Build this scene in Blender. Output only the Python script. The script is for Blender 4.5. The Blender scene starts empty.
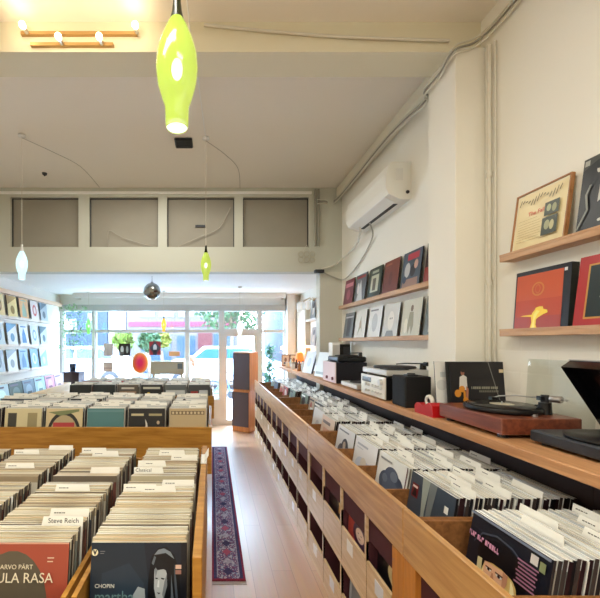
import bpy, math, random
from mathutils import Vector, Matrix, Euler
R = random.Random(7)
PI = math.pi
sc = bpy.context.scene
COL = sc.collection

# ------------------------------------------------------------------ materials
def lin(c):
    return tuple(((v/255)/12.92 if v/255 <= 0.04045 else ((v/255+0.055)/1.055)**2.4) for v in c)
_M = {}
def mat(name, rgb, rough=0.6, metal=0.0, spec=0.4, emit=0.0, ergb=None, coat=0.0, bump=0.0, bscale=60, var=0.0, vscale=4.0, alpha=1.0):
    if name in _M: return _M[name]
    m = bpy.data.materials.new(name); m.use_nodes = True
    nt = m.node_tree; b = nt.nodes['Principled BSDF']
    c = lin(rgb)
    b.inputs['Base Color'].default_value = (*c, 1)
    b.inputs['Roughness'].default_value = rough
    b.inputs['Metallic'].default_value = metal
    b.inputs['Specular IOR Level'].default_value = spec
    b.inputs['Coat Weight'].default_value = coat
    b.inputs['Alpha'].default_value = alpha
    if emit:
        b.inputs['Emission Color'].default_value = (*lin(ergb or rgb), 1)
        b.inputs['Emission Strength'].default_value = emit
    tc = nt.nodes.new('ShaderNodeTexCoord')
    if var:
        n = nt.nodes.new('ShaderNodeTexNoise'); n.inputs['Scale'].default_value = vscale; n.inputs['Detail'].default_value = 5
        nt.links.new(tc.outputs['Object'], n.inputs['Vector'])
        r = nt.nodes.new('ShaderNodeValToRGB')
        r.color_ramp.elements[0].position = 0.3; r.color_ramp.elements[1].position = 0.7
        r.color_ramp.elements[0].color = (*[v*(1-var) for v in c], 1)
        r.color_ramp.elements[1].color = (*[min(1, v*(1+var)) for v in c], 1)
        nt.links.new(n.outputs['Fac'], r.inputs['Fac']); nt.links.new(r.outputs['Color'], b.inputs['Base Color'])
    if bump:
        n2 = nt.nodes.new('ShaderNodeTexNoise'); n2.inputs['Scale'].default_value = bscale; n2.inputs['Detail'].default_value = 4
        nt.links.new(tc.outputs['Object'], n2.inputs['Vector'])
        bp = nt.nodes.new('ShaderNodeBump'); bp.inputs['Strength'].default_value = bump; bp.inputs['Distance'].default_value = 0.01
        nt.links.new(n2.outputs['Fac'], bp.inputs['Height']); nt.links.new(bp.outputs['Normal'], b.inputs['Normal'])
    _M[name] = m
    return m

def wood(name, c1, c2, rough=0.4, scale=(1, 1, 1), grain=14, spec=0.4, coat=0.0):
    if name in _M: return _M[name]
    m = bpy.data.materials.new(name); m.use_nodes = True
    nt = m.node_tree; b = nt.nodes['Principled BSDF']
    tc = nt.nodes.new('ShaderNodeTexCoord'); mp = nt.nodes.new('ShaderNodeMapping')
    mp.inputs['Scale'].default_value = scale
    nt.links.new(tc.outputs['Object'], mp.inputs['Vector'])
    n = nt.nodes.new('ShaderNodeTexNoise'); n.inputs['Scale'].default_value = grain; n.inputs['Detail'].default_value = 8
    n.inputs['Distortion'].default_value = 0.6
    nt.links.new(mp.outputs['Vector'], n.inputs['Vector'])
    r = nt.nodes.new('ShaderNodeValToRGB')
    r.color_ramp.elements[0].position = 0.32; r.color_ramp.elements[1].position = 0.68
    r.color_ramp.elements[0].color = (*lin(c1), 1); r.color_ramp.elements[1].color = (*lin(c2), 1)
    nt.links.new(n.outputs['Fac'], r.inputs['Fac']); nt.links.new(r.outputs['Color'], b.inputs['Base Color'])
    b.inputs['Roughness'].default_value = rough; b.inputs['Specular IOR Level'].default_value = spec
    b.inputs['Coat Weight'].default_value = coat; b.inputs['Coat Roughness'].default_value = 0.25
    bp = nt.nodes.new('ShaderNodeBump'); bp.inputs['Strength'].default_value = 0.08; bp.inputs['Distance'].default_value = 0.004
    nt.links.new(n.outputs['Fac'], bp.inputs['Height']); nt.links.new(bp.outputs['Normal'], b.inputs['Normal'])
    _M[name] = m
    return m

def glassy(name, rgb=(255, 255, 255), mixf=0.08, rough=0.02):
    """thin clear pane: mostly transparent with a little gloss"""
    if name in _M: return _M[name]
    m = bpy.data.materials.new(name); m.use_nodes = True
    nt = m.node_tree
    for n in list(nt.nodes):
        if n.type == 'BSDF_PRINCIPLED': nt.nodes.remove(n)
    out = [n for n in nt.nodes if n.type == 'OUTPUT_MATERIAL'][0]
    t = nt.nodes.new('ShaderNodeBsdfTransparent'); t.inputs['Color'].default_value = (*lin(rgb), 1)
    g = nt.nodes.new('ShaderNodeBsdfGlossy'); g.inputs['Roughness'].default_value = rough
    mx = nt.nodes.new('ShaderNodeMixShader'); mx.inputs['Fac'].default_value = mixf
    nt.links.new(t.outputs[0], mx.inputs[1]); nt.links.new(g.outputs[0], mx.inputs[2]); nt.links.new(mx.outputs[0], out.inputs['Surface'])
    _M[name] = m
    return m

# ------------------------------------------------------------------ mesh builder
class MB:
    def __init__(s): s.v = []; s.f = []; s.m = []; s.mats = []; s.smooth = []
    def mi(s, m):
        if m not in s.mats: s.mats.append(m)
        return s.mats.index(m)
    def add(s, vs, fs, m, M=None, smooth=False):
        o = len(s.v); i = s.mi(m)
        for v in vs:
            v = Vector(v)
            s.v.append(M @ v if M is not None else v)
        for f in fs: s.f.append([o+k for k in f]); s.m.append(i); s.smooth.append(smooth)
        return s
    def box(s, x0, x1, y0, y1, z0, z1, m, M=None, bev=0.0):
        if x1 < x0: x0, x1 = x1, x0
        if y1 < y0: y0, y1 = y1, y0
        if z1 < z0: z0, z1 = z1, z0
        b = min(bev, (x1-x0)*.45, (y1-y0)*.45, (z1-z0)*.45)
        if b <= 0:
            vs = [(x0,y0,z0),(x1,y0,z0),(x1,y1,z0),(x0,y1,z0),(x0,y0,z1),(x1,y0,z1),(x1,y1,z1),(x0,y1,z1)]
            fs = [(0,3,2,1),(4,5,6,7),(0,1,5,4),(1,2,6,5),(2,3,7,6),(3,0,4,7)]
            return s.add(vs, fs, m, M)
        vs = []; 
        # chamfered box: 24 vertices
        X = (x0, x1); Y = (y0, y1); Z = (z0, z1); idx = {}
        for i in (0, 1):
            for j in (0, 1):
                for k in (0, 1):
                    sx, sy, sz = (1 if i == 0 else -1), (1 if j == 0 else -1), (1 if k == 0 else -1)
                    idx[(i,j,k,'x')] = len(vs); vs.append((X[i], Y[j]+sy*b, Z[k]+sz*b))
                    idx[(i,j,k,'y')] = len(vs); vs.append((X[i]+sx*b, Y[j], Z[k]+sz*b))
                    idx[(i,j,k,'z')] = len(vs); vs.append((X[i]+sx*b, Y[j]+sy*b, Z[k]))
        g = lambda i,j,k,a: idx[(i,j,k,a)]
        fs = []
        for i in (0, 1): fs.append([g(i,0,0,'x'),g(i,1,0,'x'),g(i,1,1,'x'),g(i,0,1,'x')][::(1 if i else -1)])
        for j in (0, 1): fs.append([g(0,j,0,'y'),g(1,j,0,'y'),g(1,j,1,'y'),g(0,j,1,'y')][::(-1 if j else 1)])
        for k in (0, 1): fs.append([g(0,0,k,'z'),g(1,0,k,'z'),g(1,1,k,'z'),g(0,1,k,'z')][::(1 if k else -1)])
        for i in (0,1):
            for j in (0,1): fs.append([g(i,j,0,'x'),g(i,j,0,'y'),g(i,j,1,'y'),g(i,j,1,'x')][::(1 if i != j else -1)] )
            for k in (0,1): fs.append([g(i,0,k,'x'),g(i,1,k,'x'),g(i,1,k,'z'),g(i,0,k,'z')][::(1 if i != k else -1)])
        for j in (0,1):
            for k in (0,1): fs.append([g(0,j,k,'y'),g(1,j,k,'y'),g(1,j,k,'z'),g(0,j,k,'z')][::(1 if j == k else -1)])
        for i in (0,1):
            for j in (0,1):
                for k in (0,1):
                    fs.append([g(i,j,k,'x'),g(i,j,k,'y'),g(i,j,k,'z')][::(1 if (i+j+k) % 2 else -1)])
        return s.add(vs, fs, m, M)
    def cyl(s, p0, p1, r0, r1, m, n=16, caps=True, smooth=True):
        p0 = Vector(p0); p1 = Vector(p1); d = (p1-p0)
        if d.length < 1e-9: return s
        q = d.normalized().to_track_quat('Z', 'Y').to_matrix()
        vs = []
        for p, r in ((p0, r0), (p1, r1)):
            for i in range(n):
                a = 2*PI*i/n; vs.append(p + q @ Vector((math.cos(a)*r, math.sin(a)*r, 0)))
        s.add(vs, [(i, (i+1) % n, n+(i+1) % n, n+i) for i in range(n)], m, None, smooth)
        if caps:
            s.add(vs[:n], [tuple(range(n))[::-1]], m); s.add(vs[n:], [tuple(range(n))], m)
        return s
    def tube(s, pts, r, m, n=8):
        pts = [Vector(p) for p in pts]; vs = []; up = None
        for i, p in enumerate(pts):
            a = pts[max(0, i-1)]; b = pts[min(len(pts)-1, i+1)]
            q = (b-a).normalized().to_track_quat('Z', 'Y').to_matrix()
            x = q @ Vector((1,0,0)); 
            if up is not None:
                t = (b-a).normalized(); x = (up - t*up.dot(t)).normalized()
            up = x; y = (b-a).normalized().cross(x)
            for k in range(n):
                an = 2*PI*k/n; vs.append(p + x*math.cos(an)*r + y*math.sin(an)*r)
        fs = []
        for i in range(len(pts)-1):
            for k in range(n): fs.append((i*n+k, i*n+(k+1) % n, (i+1)*n+(k+1) % n, (i+1)*n+k))
        s.add(vs, fs, m, None, True)
        s.add(vs[:n], [tuple(range(n))[::-1]], m); s.add(vs[-n:], [tuple(range(n))], m)
        return s
    def lathe(s, prof, m, c=(0,0,0), n=28, M=None, smooth=True):
        vs = []; 
        for r, z in prof:
            for k in range(n):
                a = 2*PI*k/n; vs.append((c[0]+r*math.cos(a), c[1]+r*math.sin(a), c[2]+z))
        fs = [(i*n+k, i*n+(k+1) % n, (i+1)*n+(k+1) % n, (i+1)*n+k) for i in range(len(prof)-1) for k in range(n)]
        return s.add(vs, fs, m, M, smooth)
    def sphere(s, c, r, m, n=20, k=12, sx=1, sy=1, sz=1):
        prof = [(max(1e-5, math.sin(PI*i/k))*r, -math.cos(PI*i/k)*r) for i in range(k+1)]
        M = Matrix.Translation(c) @ Matrix.Diagonal((sx, sy, sz, 1))
        return s.lathe(prof, m, (0,0,0), n, M)
    def prism(s, poly, y0, y1, m, M=None):
        n = len(poly); vs = [(x, y0, z) for x, z in poly] + [(x, y1, z) for x, z in poly]
        fs = [tuple(range(n)), tuple(range(n, 2*n))[::-1]] + [(i, n+i, n+(i+1) % n, (i+1) % n) for i in range(n)]
        return s.add(vs, fs, m, M)
    def torus(s, c, R_, r, m, axis='X', n=28, k=8):
        pts = []
        vs = []; 
        for i in range(n):
            a = 2*PI*i/n
            for j in range(k):
                b = 2*PI*j/k; rr = R_+r*math.cos(b); h = r*math.sin(b)
                p = {'X': (h, rr*math.cos(a), rr*math.sin(a)), 'Y': (rr*math.cos(a), h, rr*math.sin(a)), 'Z': (rr*math.cos(a), rr*math.sin(a), h)}[axis]
                vs.append((c[0]+p[0], c[1]+p[1], c[2]+p[2]))
        fs = [(i*k+j, i*k+(j+1) % k, ((i+1) % n)*k+(j+1) % k, ((i+1) % n)*k+j) for i in range(n) for j in range(k)]
        return s.add(vs, fs, m, None, True)
    def mesh(s, name):
        me = bpy.data.meshes.new(name)
        me.from_pydata([tuple(v) for v in s.v], [], s.f)
        for m in s.mats: me.materials.append(m)
        me.polygons.foreach_set('material_index', s.m)
        me.polygons.foreach_set('use_smooth', s.smooth)
        me.update()
        return me
    def build(s, name, parent=None, loc=(0,0,0), rot=(0,0,0)):
        o = bpy.data.objects.new(name, s.mesh(name)); COL.objects.link(o)
        o.location = loc; o.rotation_euler = rot
        if parent: o.parent = parent
        return o

def tag(o, label=None, cat=None, group=None, kind=None):
    if label: o['label'] = label
    if cat: o['category'] = cat
    if group: o['group'] = group
    if kind: o['kind'] = kind
    return o
def empty(name, loc, label, cat, group=None, rot=(0,0,0)):
    o = bpy.data.objects.new(name, None); COL.objects.link(o); o.location = loc; o.rotation_euler = rot
    o.empty_display_size = 0.1
    return tag(o, label, cat, group)
def struct(name, mb, parent=None):
    o = mb.build(name, parent); o['kind'] = 'structure'; return o
def copy_tree(o, parent=None):
    c = o.copy(); COL.objects.link(c); c.parent = parent
    for ch in o.children: copy_tree(ch, c)
    return c
def text_mesh(name, s, size, m, parent=None, loc=(0,0,0), rot=(0,0,0), extrude=0.0004, align='LEFT', sx=1.0):
    cu = bpy.data.curves.new(name, 'FONT'); cu.body = s; cu.size = size; cu.extrude = extrude; cu.align_x = align; cu.resolution_u = 3
    t = bpy.data.objects.new(name, cu); COL.objects.link(t)
    dg = bpy.context.evaluated_depsgraph_get(); dg.update()
    me = bpy.data.meshes.new_from_object(t.evaluated_get(dg))
    bpy.data.objects.remove(t)
    me.materials.clear(); me.materials.append(m)
    o = bpy.data.objects.new(name, me); COL.objects.link(o)
    o.location = loc; o.rotation_euler = rot; o.scale = (sx, 1, 1)
    if parent: o.parent = parent
    return o

# palette
W_gold = wood('honey_wood', (150, 102, 36), (184, 134, 58), 0.42, (1.2, 12, 12), 3.0)
W_rack = wood('rack_board_wood', (166, 120, 66), (198, 154, 98), 0.36, (14, 1.0, 14), 3.0, 0.6, 0.6)
W_panel = wood('rack_panel_wood', (200, 168, 124), (222, 196, 156), 0.36, (14, 1.0, 14), 3.0, 0.6, 0.5)
W_post = wood('rack_post_wood', (172, 108, 42), (194, 128, 56), 0.4, (14, 14, 1.2), 3.0)
W_top = wood('worktop_wood', (170, 120, 78), (202, 152, 108), 0.42, (14, 0.8, 14), 3.0)
W_shelf = wood('wall_shelf_wood', (184, 142, 106), (206, 168, 132), 0.5, (14, 0.8, 14), 3.0)
W_dark = wood('walnut', (92, 44, 30), (134, 72, 48), 0.35, (14, 1.0, 14), 3.0, 0.5, 0.3)
W_bin = wood('bin_wood', (118, 76, 40), (150, 100, 56), 0.6, (10, 1, 10), 4.0)
W_spk = wood('speaker_wood', (192, 118, 60), (214, 142, 82), 0.4, (14, 14, 1.0), 3.0)
M_burg = mat('burgundy_interior', (74, 34, 42), 0.7, var=0.15)
M_wall = mat('wall_paint_warm_white', (236, 233, 222), 0.75, bump=0.06, bscale=12)
M_ceil = mat('ceiling_paint', (240, 234, 222), 0.85)
M_white = mat('white_paint', (240, 239, 234), 0.6)
M_trim = mat('off_white_trim', (222, 216, 198), 0.6)
M_frost = mat('grey_clerestory_panel', (150, 144, 130), 0.6, var=0.08, vscale=1.5)
M_black = mat('black_plastic', (16, 16, 18), 0.35)
M_blackm = mat('black_matt', (14, 14, 16), 0.7)
M_dark = mat('dark_grey', (48, 48, 52), 0.5)
M_steel = mat('brushed_steel', (200, 200, 202), 0.3, 1.0)
M_silver = mat('silver_plastic', (206, 204, 198), 0.35, 0.3)
M_pvc = mat('off_white_conduit', (216, 212, 198), 0.5)
M_card = mat('white_card_plastic', (236, 234, 226), 0.45)
M_ink = mat('black_ink', (30, 28, 30), 0.7)
M_paper = mat('paper_cream', (232, 222, 196), 0.8)
M_glass = glassy('clear_glass', (250, 253, 255), 0.06)
M_acryl = glassy('clear_acrylic', (235, 236, 234), 0.10, 0.05)

def stripes_mat(name, c1, c2, c3, scale=260):
    """paper, board and plastic layers seen edge on along a sleeve's open top"""
    m = bpy.data.materials.new(name); m.use_nodes = True
    nt = m.node_tree; b = nt.nodes['Principled BSDF']; b.inputs['Roughness'].default_value = 0.5
    tc = nt.nodes.new('ShaderNodeTexCoord'); mp = nt.nodes.new('ShaderNodeMapping')
    mp.inputs['Scale'].default_value = (0.02, 1.0, 0.02)
    nt.links.new(tc.outputs['Object'], mp.inputs['Vector'])
    n = nt.nodes.new('ShaderNodeTexNoise'); n.inputs['Scale'].default_value = scale; n.inputs['Detail'].default_value = 2
    nt.links.new(mp.outputs['Vector'], n.inputs['Vector'])
    r = nt.nodes.new('ShaderNodeValToRGB'); cr = r.color_ramp
    cr.elements[0].position = 0.34; cr.elements[0].color = (*lin(c1), 1)
    cr.elements[1].position = 0.62; cr.elements[1].color = (*lin(c3), 1)
    e = cr.elements.new(0.46); e.color = (*lin(c2), 1)
    nt.links.new(n.outputs['Fac'], r.inputs['Fac']); nt.links.new(r.outputs['Color'], b.inputs['Base Color'])
    return m
TOPS_W = [stripes_mat('sleeve_top_warm_%d' % i, a, b_, c) for i, (a, b_, c) in enumerate([
    ((112, 98, 78), (192, 180, 152), (222, 214, 194)), ((134, 116, 88), (204, 192, 164), (226, 218, 198)), ((128, 122, 112), (200, 196, 184), (230, 228, 218)),
    ((90, 80, 68), (178, 164, 136), (210, 200, 178)), ((130, 104, 76), (190, 160, 118), (218, 198, 164)), ((120, 76, 66), (186, 172, 146), (214, 204, 184))])]
TOPS_C = [stripes_mat('sleeve_top_window_lit_%d' % i, a, b_, c) for i, (a, b_, c) in enumerate([
    ((136, 136, 136), (222, 224, 222), (246, 248, 248)), ((156, 158, 160), (230, 232, 232), (248, 250, 250)),
    ((116, 114, 112), (214, 214, 210), (240, 240, 236)), ((120, 108, 92), (210, 204, 190), (238, 234, 222))])]  # cool set brightened: window reflection on the plastic is put into the colour
SIDE_D = [mat('spine_%d' % i, c, 0.45) for i, c in enumerate([(36, 30, 34), (58, 52, 52), (24, 24, 30), (92, 84, 76), (70, 60, 58), (44, 22, 28), (120, 112, 100), (30, 34, 44)])]  # varied spine colours, kept dark to hold the shade on stack sides
_cc = {}
def cm(rgb, rough=0.35):
    k = (tuple(rgb), rough)
    if k not in _cc: _cc[k] = mat('print_%02x%02x%02x_%d' % (*rgb, int(rough*100)), rgb, rough, spec=0.5)
    return _cc[k]

# ------------------------------------------------------------------ record sleeves
SZ = 0.315
def art_polys(art, w, h):
    out = []
    for it in art:
        k = it[0]
        if k == 'r': x0, z0, x1, z1 = it[1:5]; p = [(x0,z0),(x1,z0),(x1,z1),(x0,z1)]; c = it[5]
        elif k == 'e':
            cx, cz, rx, rz = it[1:5]; c = it[5]; p = [(cx+rx*math.cos(2*PI*i/26), cz+rz*math.sin(2*PI*i/26)) for i in range(26)]
        else: p = it[1]; c = it[2]
        p = [(min(1, max(0, a)), min(1, max(0, b))) for a, b in p]
        out.append(([((a-.5)*w, b*h) for a, b in p], c))
    return out
def sleeve(mb, front, side, top, art=(), w=SZ, h=SZ, t=0.008, M=None, strip=None):
    x = w/2; y = t/2
    if strip: mb.add([(-x,-y-.0003,h-.03),(x,-y-.0003,h-.03),(x,-y-.0003,h),(-x,-y-.0003,h)], [(0,1,2,3)], strip, M)
    V = [(-x,-y,0),(x,-y,0),(x,y,0),(-x,y,0),(-x,-y,h),(x,-y,h),(x,y,h),(-x,y,h)]
    mb.add(V, [(0,1,5,4)], front, M)
    mb.add(V, [(2,3,7,6)], side, M)
    mb.add(V, [(1,2,6,5),(3,0,4,7),(0,3,2,1)], side, M)
    mb.add(V, [(4,5,6,7)], top, M)
    for i, (p, c) in enumerate(art_polys(art, w, h)):
        yy = -y-0.0003*(i+1); n = len(p)
        # orient towards -Y
        ar = sum(p[j][0]*p[(j+1) % n][1]-p[(j+1) % n][0]*p[j][1] for j in range(n))
        if ar < 0: p = p[::-1]
        mb.add([(a, yy, b) for a, b in p], [tuple(range(n))], cm(c), M)
    return mb

def variants(tops, n, t, strips, sides):
    out = []
    for i in range(n):
        mb = MB()
        fc = cm(R.choice([(190, 182, 166), (70, 66, 68), (104, 66, 58), (74, 82, 96), (204, 198, 186), (46, 46, 48), (116, 120, 114)]))
        sleeve(mb, fc, R.choice(sides), R.choice(tops), (), SZ+R.uniform(-.002, .002), SZ+R.uniform(-.004, .003), t, None, R.choice(strips))
        out.append(mb)
    return out
PL_W = [mat('plastic_warm_%d' % i, c, .3, spec=.6) for i, c in enumerate([(188, 176, 148), (176, 160, 130), (206, 198, 176), (156, 138, 112), (112, 100, 86), (196, 190, 178)])]
PL_C = [mat('plastic_window_lit_%d' % i, c, .22, spec=.8) for i, c in enumerate([(222, 222, 216), (234, 236, 234), (204, 204, 198), (176, 178, 178), (214, 212, 200)])]  # pale plastic with the window's reflection painted into its colour
VW = variants(TOPS_W, 16, 0.0112, PL_W, SIDE_D); VC = variants(TOPS_C, 16, 0.0120, PL_C, [SIDE_D[0], SIDE_D[1], SIDE_D[2], SIDE_D[5], SIDE_D[4]])
_vm = {}
def vmesh(mb):
    if id(mb) not in _vm: _vm[id(mb)] = mb.mesh('record_sleeve')
    return _vm[id(mb)]

REST = MB()          # every sleeve beyond the nearest three hundred
N_IND = [0]
_cardmesh = {}
def card_mesh(pos, kind):
    k = (pos, kind)
    if k in _cardmesh: return _cardmesh[k]
    mb = MB(); w = SZ; h = SZ-.004; th = .030
    a = {'left': 0.0, 'middle': .28, 'right': .54}[pos]; tw = .46
    x0 = -w/2+a*w; x1 = x0+tw*w
    P = [(-w/2, 0), (w/2, 0), (w/2, h)]
    P += [(x1+.006, h)] if x1+.006 < w/2 else []
    P += [(min(x1, w/2), h+th), (max(x0, -w/2), h+th)]
    P += [(x0-.006, h)] if x0-.006 > -w/2 else []
    P += [(-w/2, h)]
    mb.prism(P, -.0009, .0009, M_card)
    if kind:  # printed or handwritten name strip: only a dark mark at this size
        zc = h+th*.5; xa = x0+.012+(.03 if kind == 2 else 0)
        x = xa
        for L in ([.008, .006, .009, .004, .007] if kind == 1 else [.005, .009, .006, .008]):
            mb.add([(x, -.0012, zc-.002), (x+L, -.0012, zc-.002), (x+L, -.0012, zc+.002), (x, -.0012, zc+.002)], [(0,1,2,3)], mat('faded_ink', (96, 94, 92), .7)); x += L+.002
    _cardmesh[k] = mb.mesh('divider_card'); return _cardmesh[k]

def fill(where, n, sp, start, step, rz, tilt, z, V, individual, front=None, cards=(), plain_desc='', grp='', jit=.004, lean_jit=.0022):
    """a bin of n sleeves from START (xy of the first sleeve's foot) going along STEP; FRONT=(mb, label, callback)"""
    sx, sy = step; pos = 0.0
    cards = dict(cards)
    for i in range(n):
        if i in cards:
            p = start[0]+sx*pos, start[1]+sy*pos
            cpos, ck, txt = cards[i]
            o = bpy.data.objects.new('divider_card', card_mesh(cpos, ck)); COL.objects.link(o)
            o.location = (p[0], p[1], z+.001); o.rotation_euler = (-tilt, 0, rz)
            tag(o, 'white divider card, tab at the %s, in %s' % (cpos, where), 'divider card', 'divider cards with %s tabs in %s' % (cpos, where))
            if txt:
                text_mesh('lettering', txt, .024, M_ink, o, ((-.15 if cpos == 'left' else -.03 if cpos == 'middle' else .03), -.0014, SZ+.004), (PI/2, 0, 0), .0002)
                o['label'] = 'white card lettered %s in %s' % (txt, where); del o['group']
            pos += .0090
        p = start[0]+sx*pos, start[1]+sy*pos
        perp = (-sy, sx); j = R.uniform(-jit, jit)
        loc = (p[0]+perp[0]*j, p[1]+perp[1]*j, z+.001+(.0008)); tl = tilt+R.uniform(-lean_jit, lean_jit)
        if i == 0 and front:
            o = front[0].build('record_sleeve', None, (p[0], p[1], z+.0015), (-tilt, 0, rz)); N_IND[0] += 1
            tag(o, front[1], 'record sleeve')
            if len(front) > 2: front[2](o)
            pos += sp; continue
        v = R.choice(V)
        if individual:
            o = bpy.data.objects.new('record_sleeve', vmesh(v)); COL.objects.link(o)
            o.location = loc; o.rotation_euler = (-tl, 0, rz); N_IND[0] += 1
            tag(o, plain_desc, 'record sleeve', grp)
        else:
            M = Matrix.Translation(loc) @ Euler((-tl, 0, rz)).to_matrix().to_4x4()
            o0 = len(REST.v)
            for vv in v.v: REST.v.append(M @ vv)
            mp = [REST.mi(m) for m in v.mats]
            for f, m_ in zip(v.f, v.m): REST.f.append([o0+k for k in f]); REST.m.append(mp[m_]); REST.smooth.append(False)
        pos += sp
    return pos

def cards_for(n, k, texts=None, seed=0):
    r = random.Random(seed); idx = sorted(r.sample(range(2, n-1), min(k, n-4))); out = {}
    seq = ['left', 'right', 'middle']
    for q, i in enumerate(idx): out[i] = (seq[(q+seed) % 3], r.choice([0, 1, 2, 1]), None)
    if texts:
        for i, (p, t) in texts.items(): out[i] = (p, 0, t)
    return out

# ================================================================== THE SETTING
XR, XL = 1.70, -2.96
YF, YB = 7.2, -2.6
ZC, ZL = 3.63, 2.53
def floor_mat():
    m = bpy.data.materials.new('laminate_floor'); m.use_nodes = True
    nt = m.node_tree; b = nt.nodes['Principled BSDF']
    tc = nt.nodes.new('ShaderNodeTexCoord'); mp = nt.nodes.new('ShaderNodeMapping'); mp.inputs['Rotation'].default_value = (0, 0, PI/2)
    nt.links.new(tc.outputs['Object'], mp.inputs['Vector'])
    br = nt.nodes.new('ShaderNodeTexBrick'); br.inputs['Scale'].default_value = 1.0
    br.inputs['Brick Width'].default_value = 1.3; br.inputs['Row Height'].default_value = 0.14; br.inputs['Mortar Size'].default_value = 0.0015
    br.inputs['Color1'].default_value = (*lin((172, 128, 90)), 1); br.inputs['Color2'].default_value = (*lin((184, 142, 104)), 1); br.inputs['Mortar'].default_value = (*lin((130, 84, 56)), 1)
    nt.links.new(mp.outputs['Vector'], br.inputs['Vector'])
    n = nt.nodes.new('ShaderNodeTexNoise'); n.inputs['Scale'].default_value = 3; n.inputs['Detail'].default_value = 6
    mp2 = nt.nodes.new('ShaderNodeMapping'); mp2.inputs['Scale'].default_value = (12, 1, 1); nt.links.new(tc.outputs['Object'], mp2.inputs['Vector']); nt.links.new(mp2.outputs['Vector'], n.inputs['Vector'])
    mx = nt.nodes.new('ShaderNodeMixRGB'); mx.blend_type = 'OVERLAY'; mx.inputs['Fac'].default_value = 0.18
    nt.links.new(br.outputs['Color'], mx.inputs['Color1']); nt.links.new(n.outputs['Color'], mx.inputs['Color2'])
    nt.links.new(mx.outputs['Color'], b.inputs['Base Color'])
    b.inputs['Roughness'].default_value = 0.42; b.inputs['Specular IOR Level'].default_value = 0.8
    b.inputs['Coat Weight'].default_value = 1.0; b.inputs['Coat Roughness'].default_value = 0.30; b.inputs['Coat IOR'].default_value = 1.75
    return m
struct('floor', MB().box(XL-.15, XR+.15, YB-.15, YF+.12, -.1, 0, floor_mat()))
def brick_wall_mat():
    m = bpy.data.materials.new('painted_block_wall'); m.use_nodes = True
    nt = m.node_tree; b = nt.nodes['Principled BSDF']; b.inputs['Roughness'].default_value = .7
    b.inputs['Base Color'].default_value = (*lin((236, 233, 222)), 1)
    tc = nt.nodes.new('ShaderNodeTexCoord'); sp = nt.nodes.new('ShaderNodeSeparateXYZ'); cb = nt.nodes.new('ShaderNodeCombineXYZ')
    nt.links.new(tc.outputs['Object'], sp.inputs[0]); nt.links.new(sp.outputs['Y'], cb.inputs['X']); nt.links.new(sp.outputs['Z'], cb.inputs['Y'])
    br = nt.nodes.new('ShaderNodeTexBrick'); br.inputs['Scale'].default_value = 1.0; br.inputs['Brick Width'].default_value = .34; br.inputs['Row Height'].default_value = .12
    br.inputs['Mortar Size'].default_value = .006; br.inputs['Color1'].default_value = (1,1,1,1); br.inputs['Color2'].default_value = (.93,.93,.93,1); br.inputs['Mortar'].default_value = (.3,.3,.3,1)
    nt.links.new(cb.outputs[0], br.inputs['Vector'])
    lt = nt.nodes.new('ShaderNodeMath'); lt.operation = 'LESS_THAN'; lt.inputs[1].default_value = 1.63
    nt.links.new(sp.outputs['Z'], lt.inputs[0])
    ml = nt.nodes.new('ShaderNodeMath'); ml.operation = 'MULTIPLY'; nt.links.new(lt.outputs[0], ml.inputs[0]); nt.links.new(br.outputs['Color'], ml.inputs[1])
    bp = nt.nodes.new('ShaderNodeBump'); bp.inputs['Strength'].default_value = .6; bp.inputs['Distance'].default_value = .006
    nt.links.new(ml.outputs[0], bp.inputs['Height']); nt.links.new(bp.outputs['Normal'], b.inputs['Normal'])
    return m
struct('wall_right', MB().box(XR, XR+.15, YB-.15, YF+.12, 0, ZC, brick_wall_mat()))
struct('wall_left', MB().box(XL-.15, XL, YB-.15, YF+.12, 0, ZC, M_white))
struct('wall_back', MB().box(XL, XR, YB-.15, YB, 0, ZC, M_wall))
struct('ceiling', MB().box(XL-.15, XR+.15, YB-.15, 5.0, ZC, ZC+.15, M_ceil))
# lower ceiling of the shopfront bay and its bulkhead
M_bulk = mat('bulkhead_paint', (196, 196, 182), .7)
mb = MB(); mb.box(XL, XR, 4.84, 5.0, ZL, 2.856, M_bulk)
for a, b_ in ((XL, -2.64), (-1.747, -1.61), (-.706, -.589), (.293, .405), (1.27, XR)): mb.box(a, b_, 4.84, 5.0, 2.856, 3.51, M_bulk)
mb.box(XL, XR, 4.84, 5.0, 3.51, ZC, M_bulk)
mb.box(XL, 1.30, 4.815, 4.84, 3.545, 3.575, M_white)
struct('wall_bulkhead', mb)
for i, (a, b_) in enumerate(((-2.64, -1.747), (-1.61, -.706), (-.589, .293), (.405, 1.27))):
    w = struct('window_%d' % (i+5), MB().box(a, b_, 4.90, 4.93, 2.856, 3.51, M_frost))
    f = MB(); e = .011; yk = 4.885
    f.box(a, a+e, yk, 4.90, 2.856, 3.51, M_dark); f.box(b_-e, b_, yk, 4.90, 2.856, 3.51, M_dark)
    f.box(a, b_, yk, 4.90, 3.51-e, 3.51, M_dark)
    f.build('window_frame', w)
struct('ceiling_shopfront', MB().box(XL-.15, XR+.15, 5.0, YF+.12, ZL, ZL+.15, M_white))
struct('column_right_bay', MB().box(1.41, XR, 4.84, 5.0, 0, 2.53, mat('stub_paint', (206, 204, 190), .7)))
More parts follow.
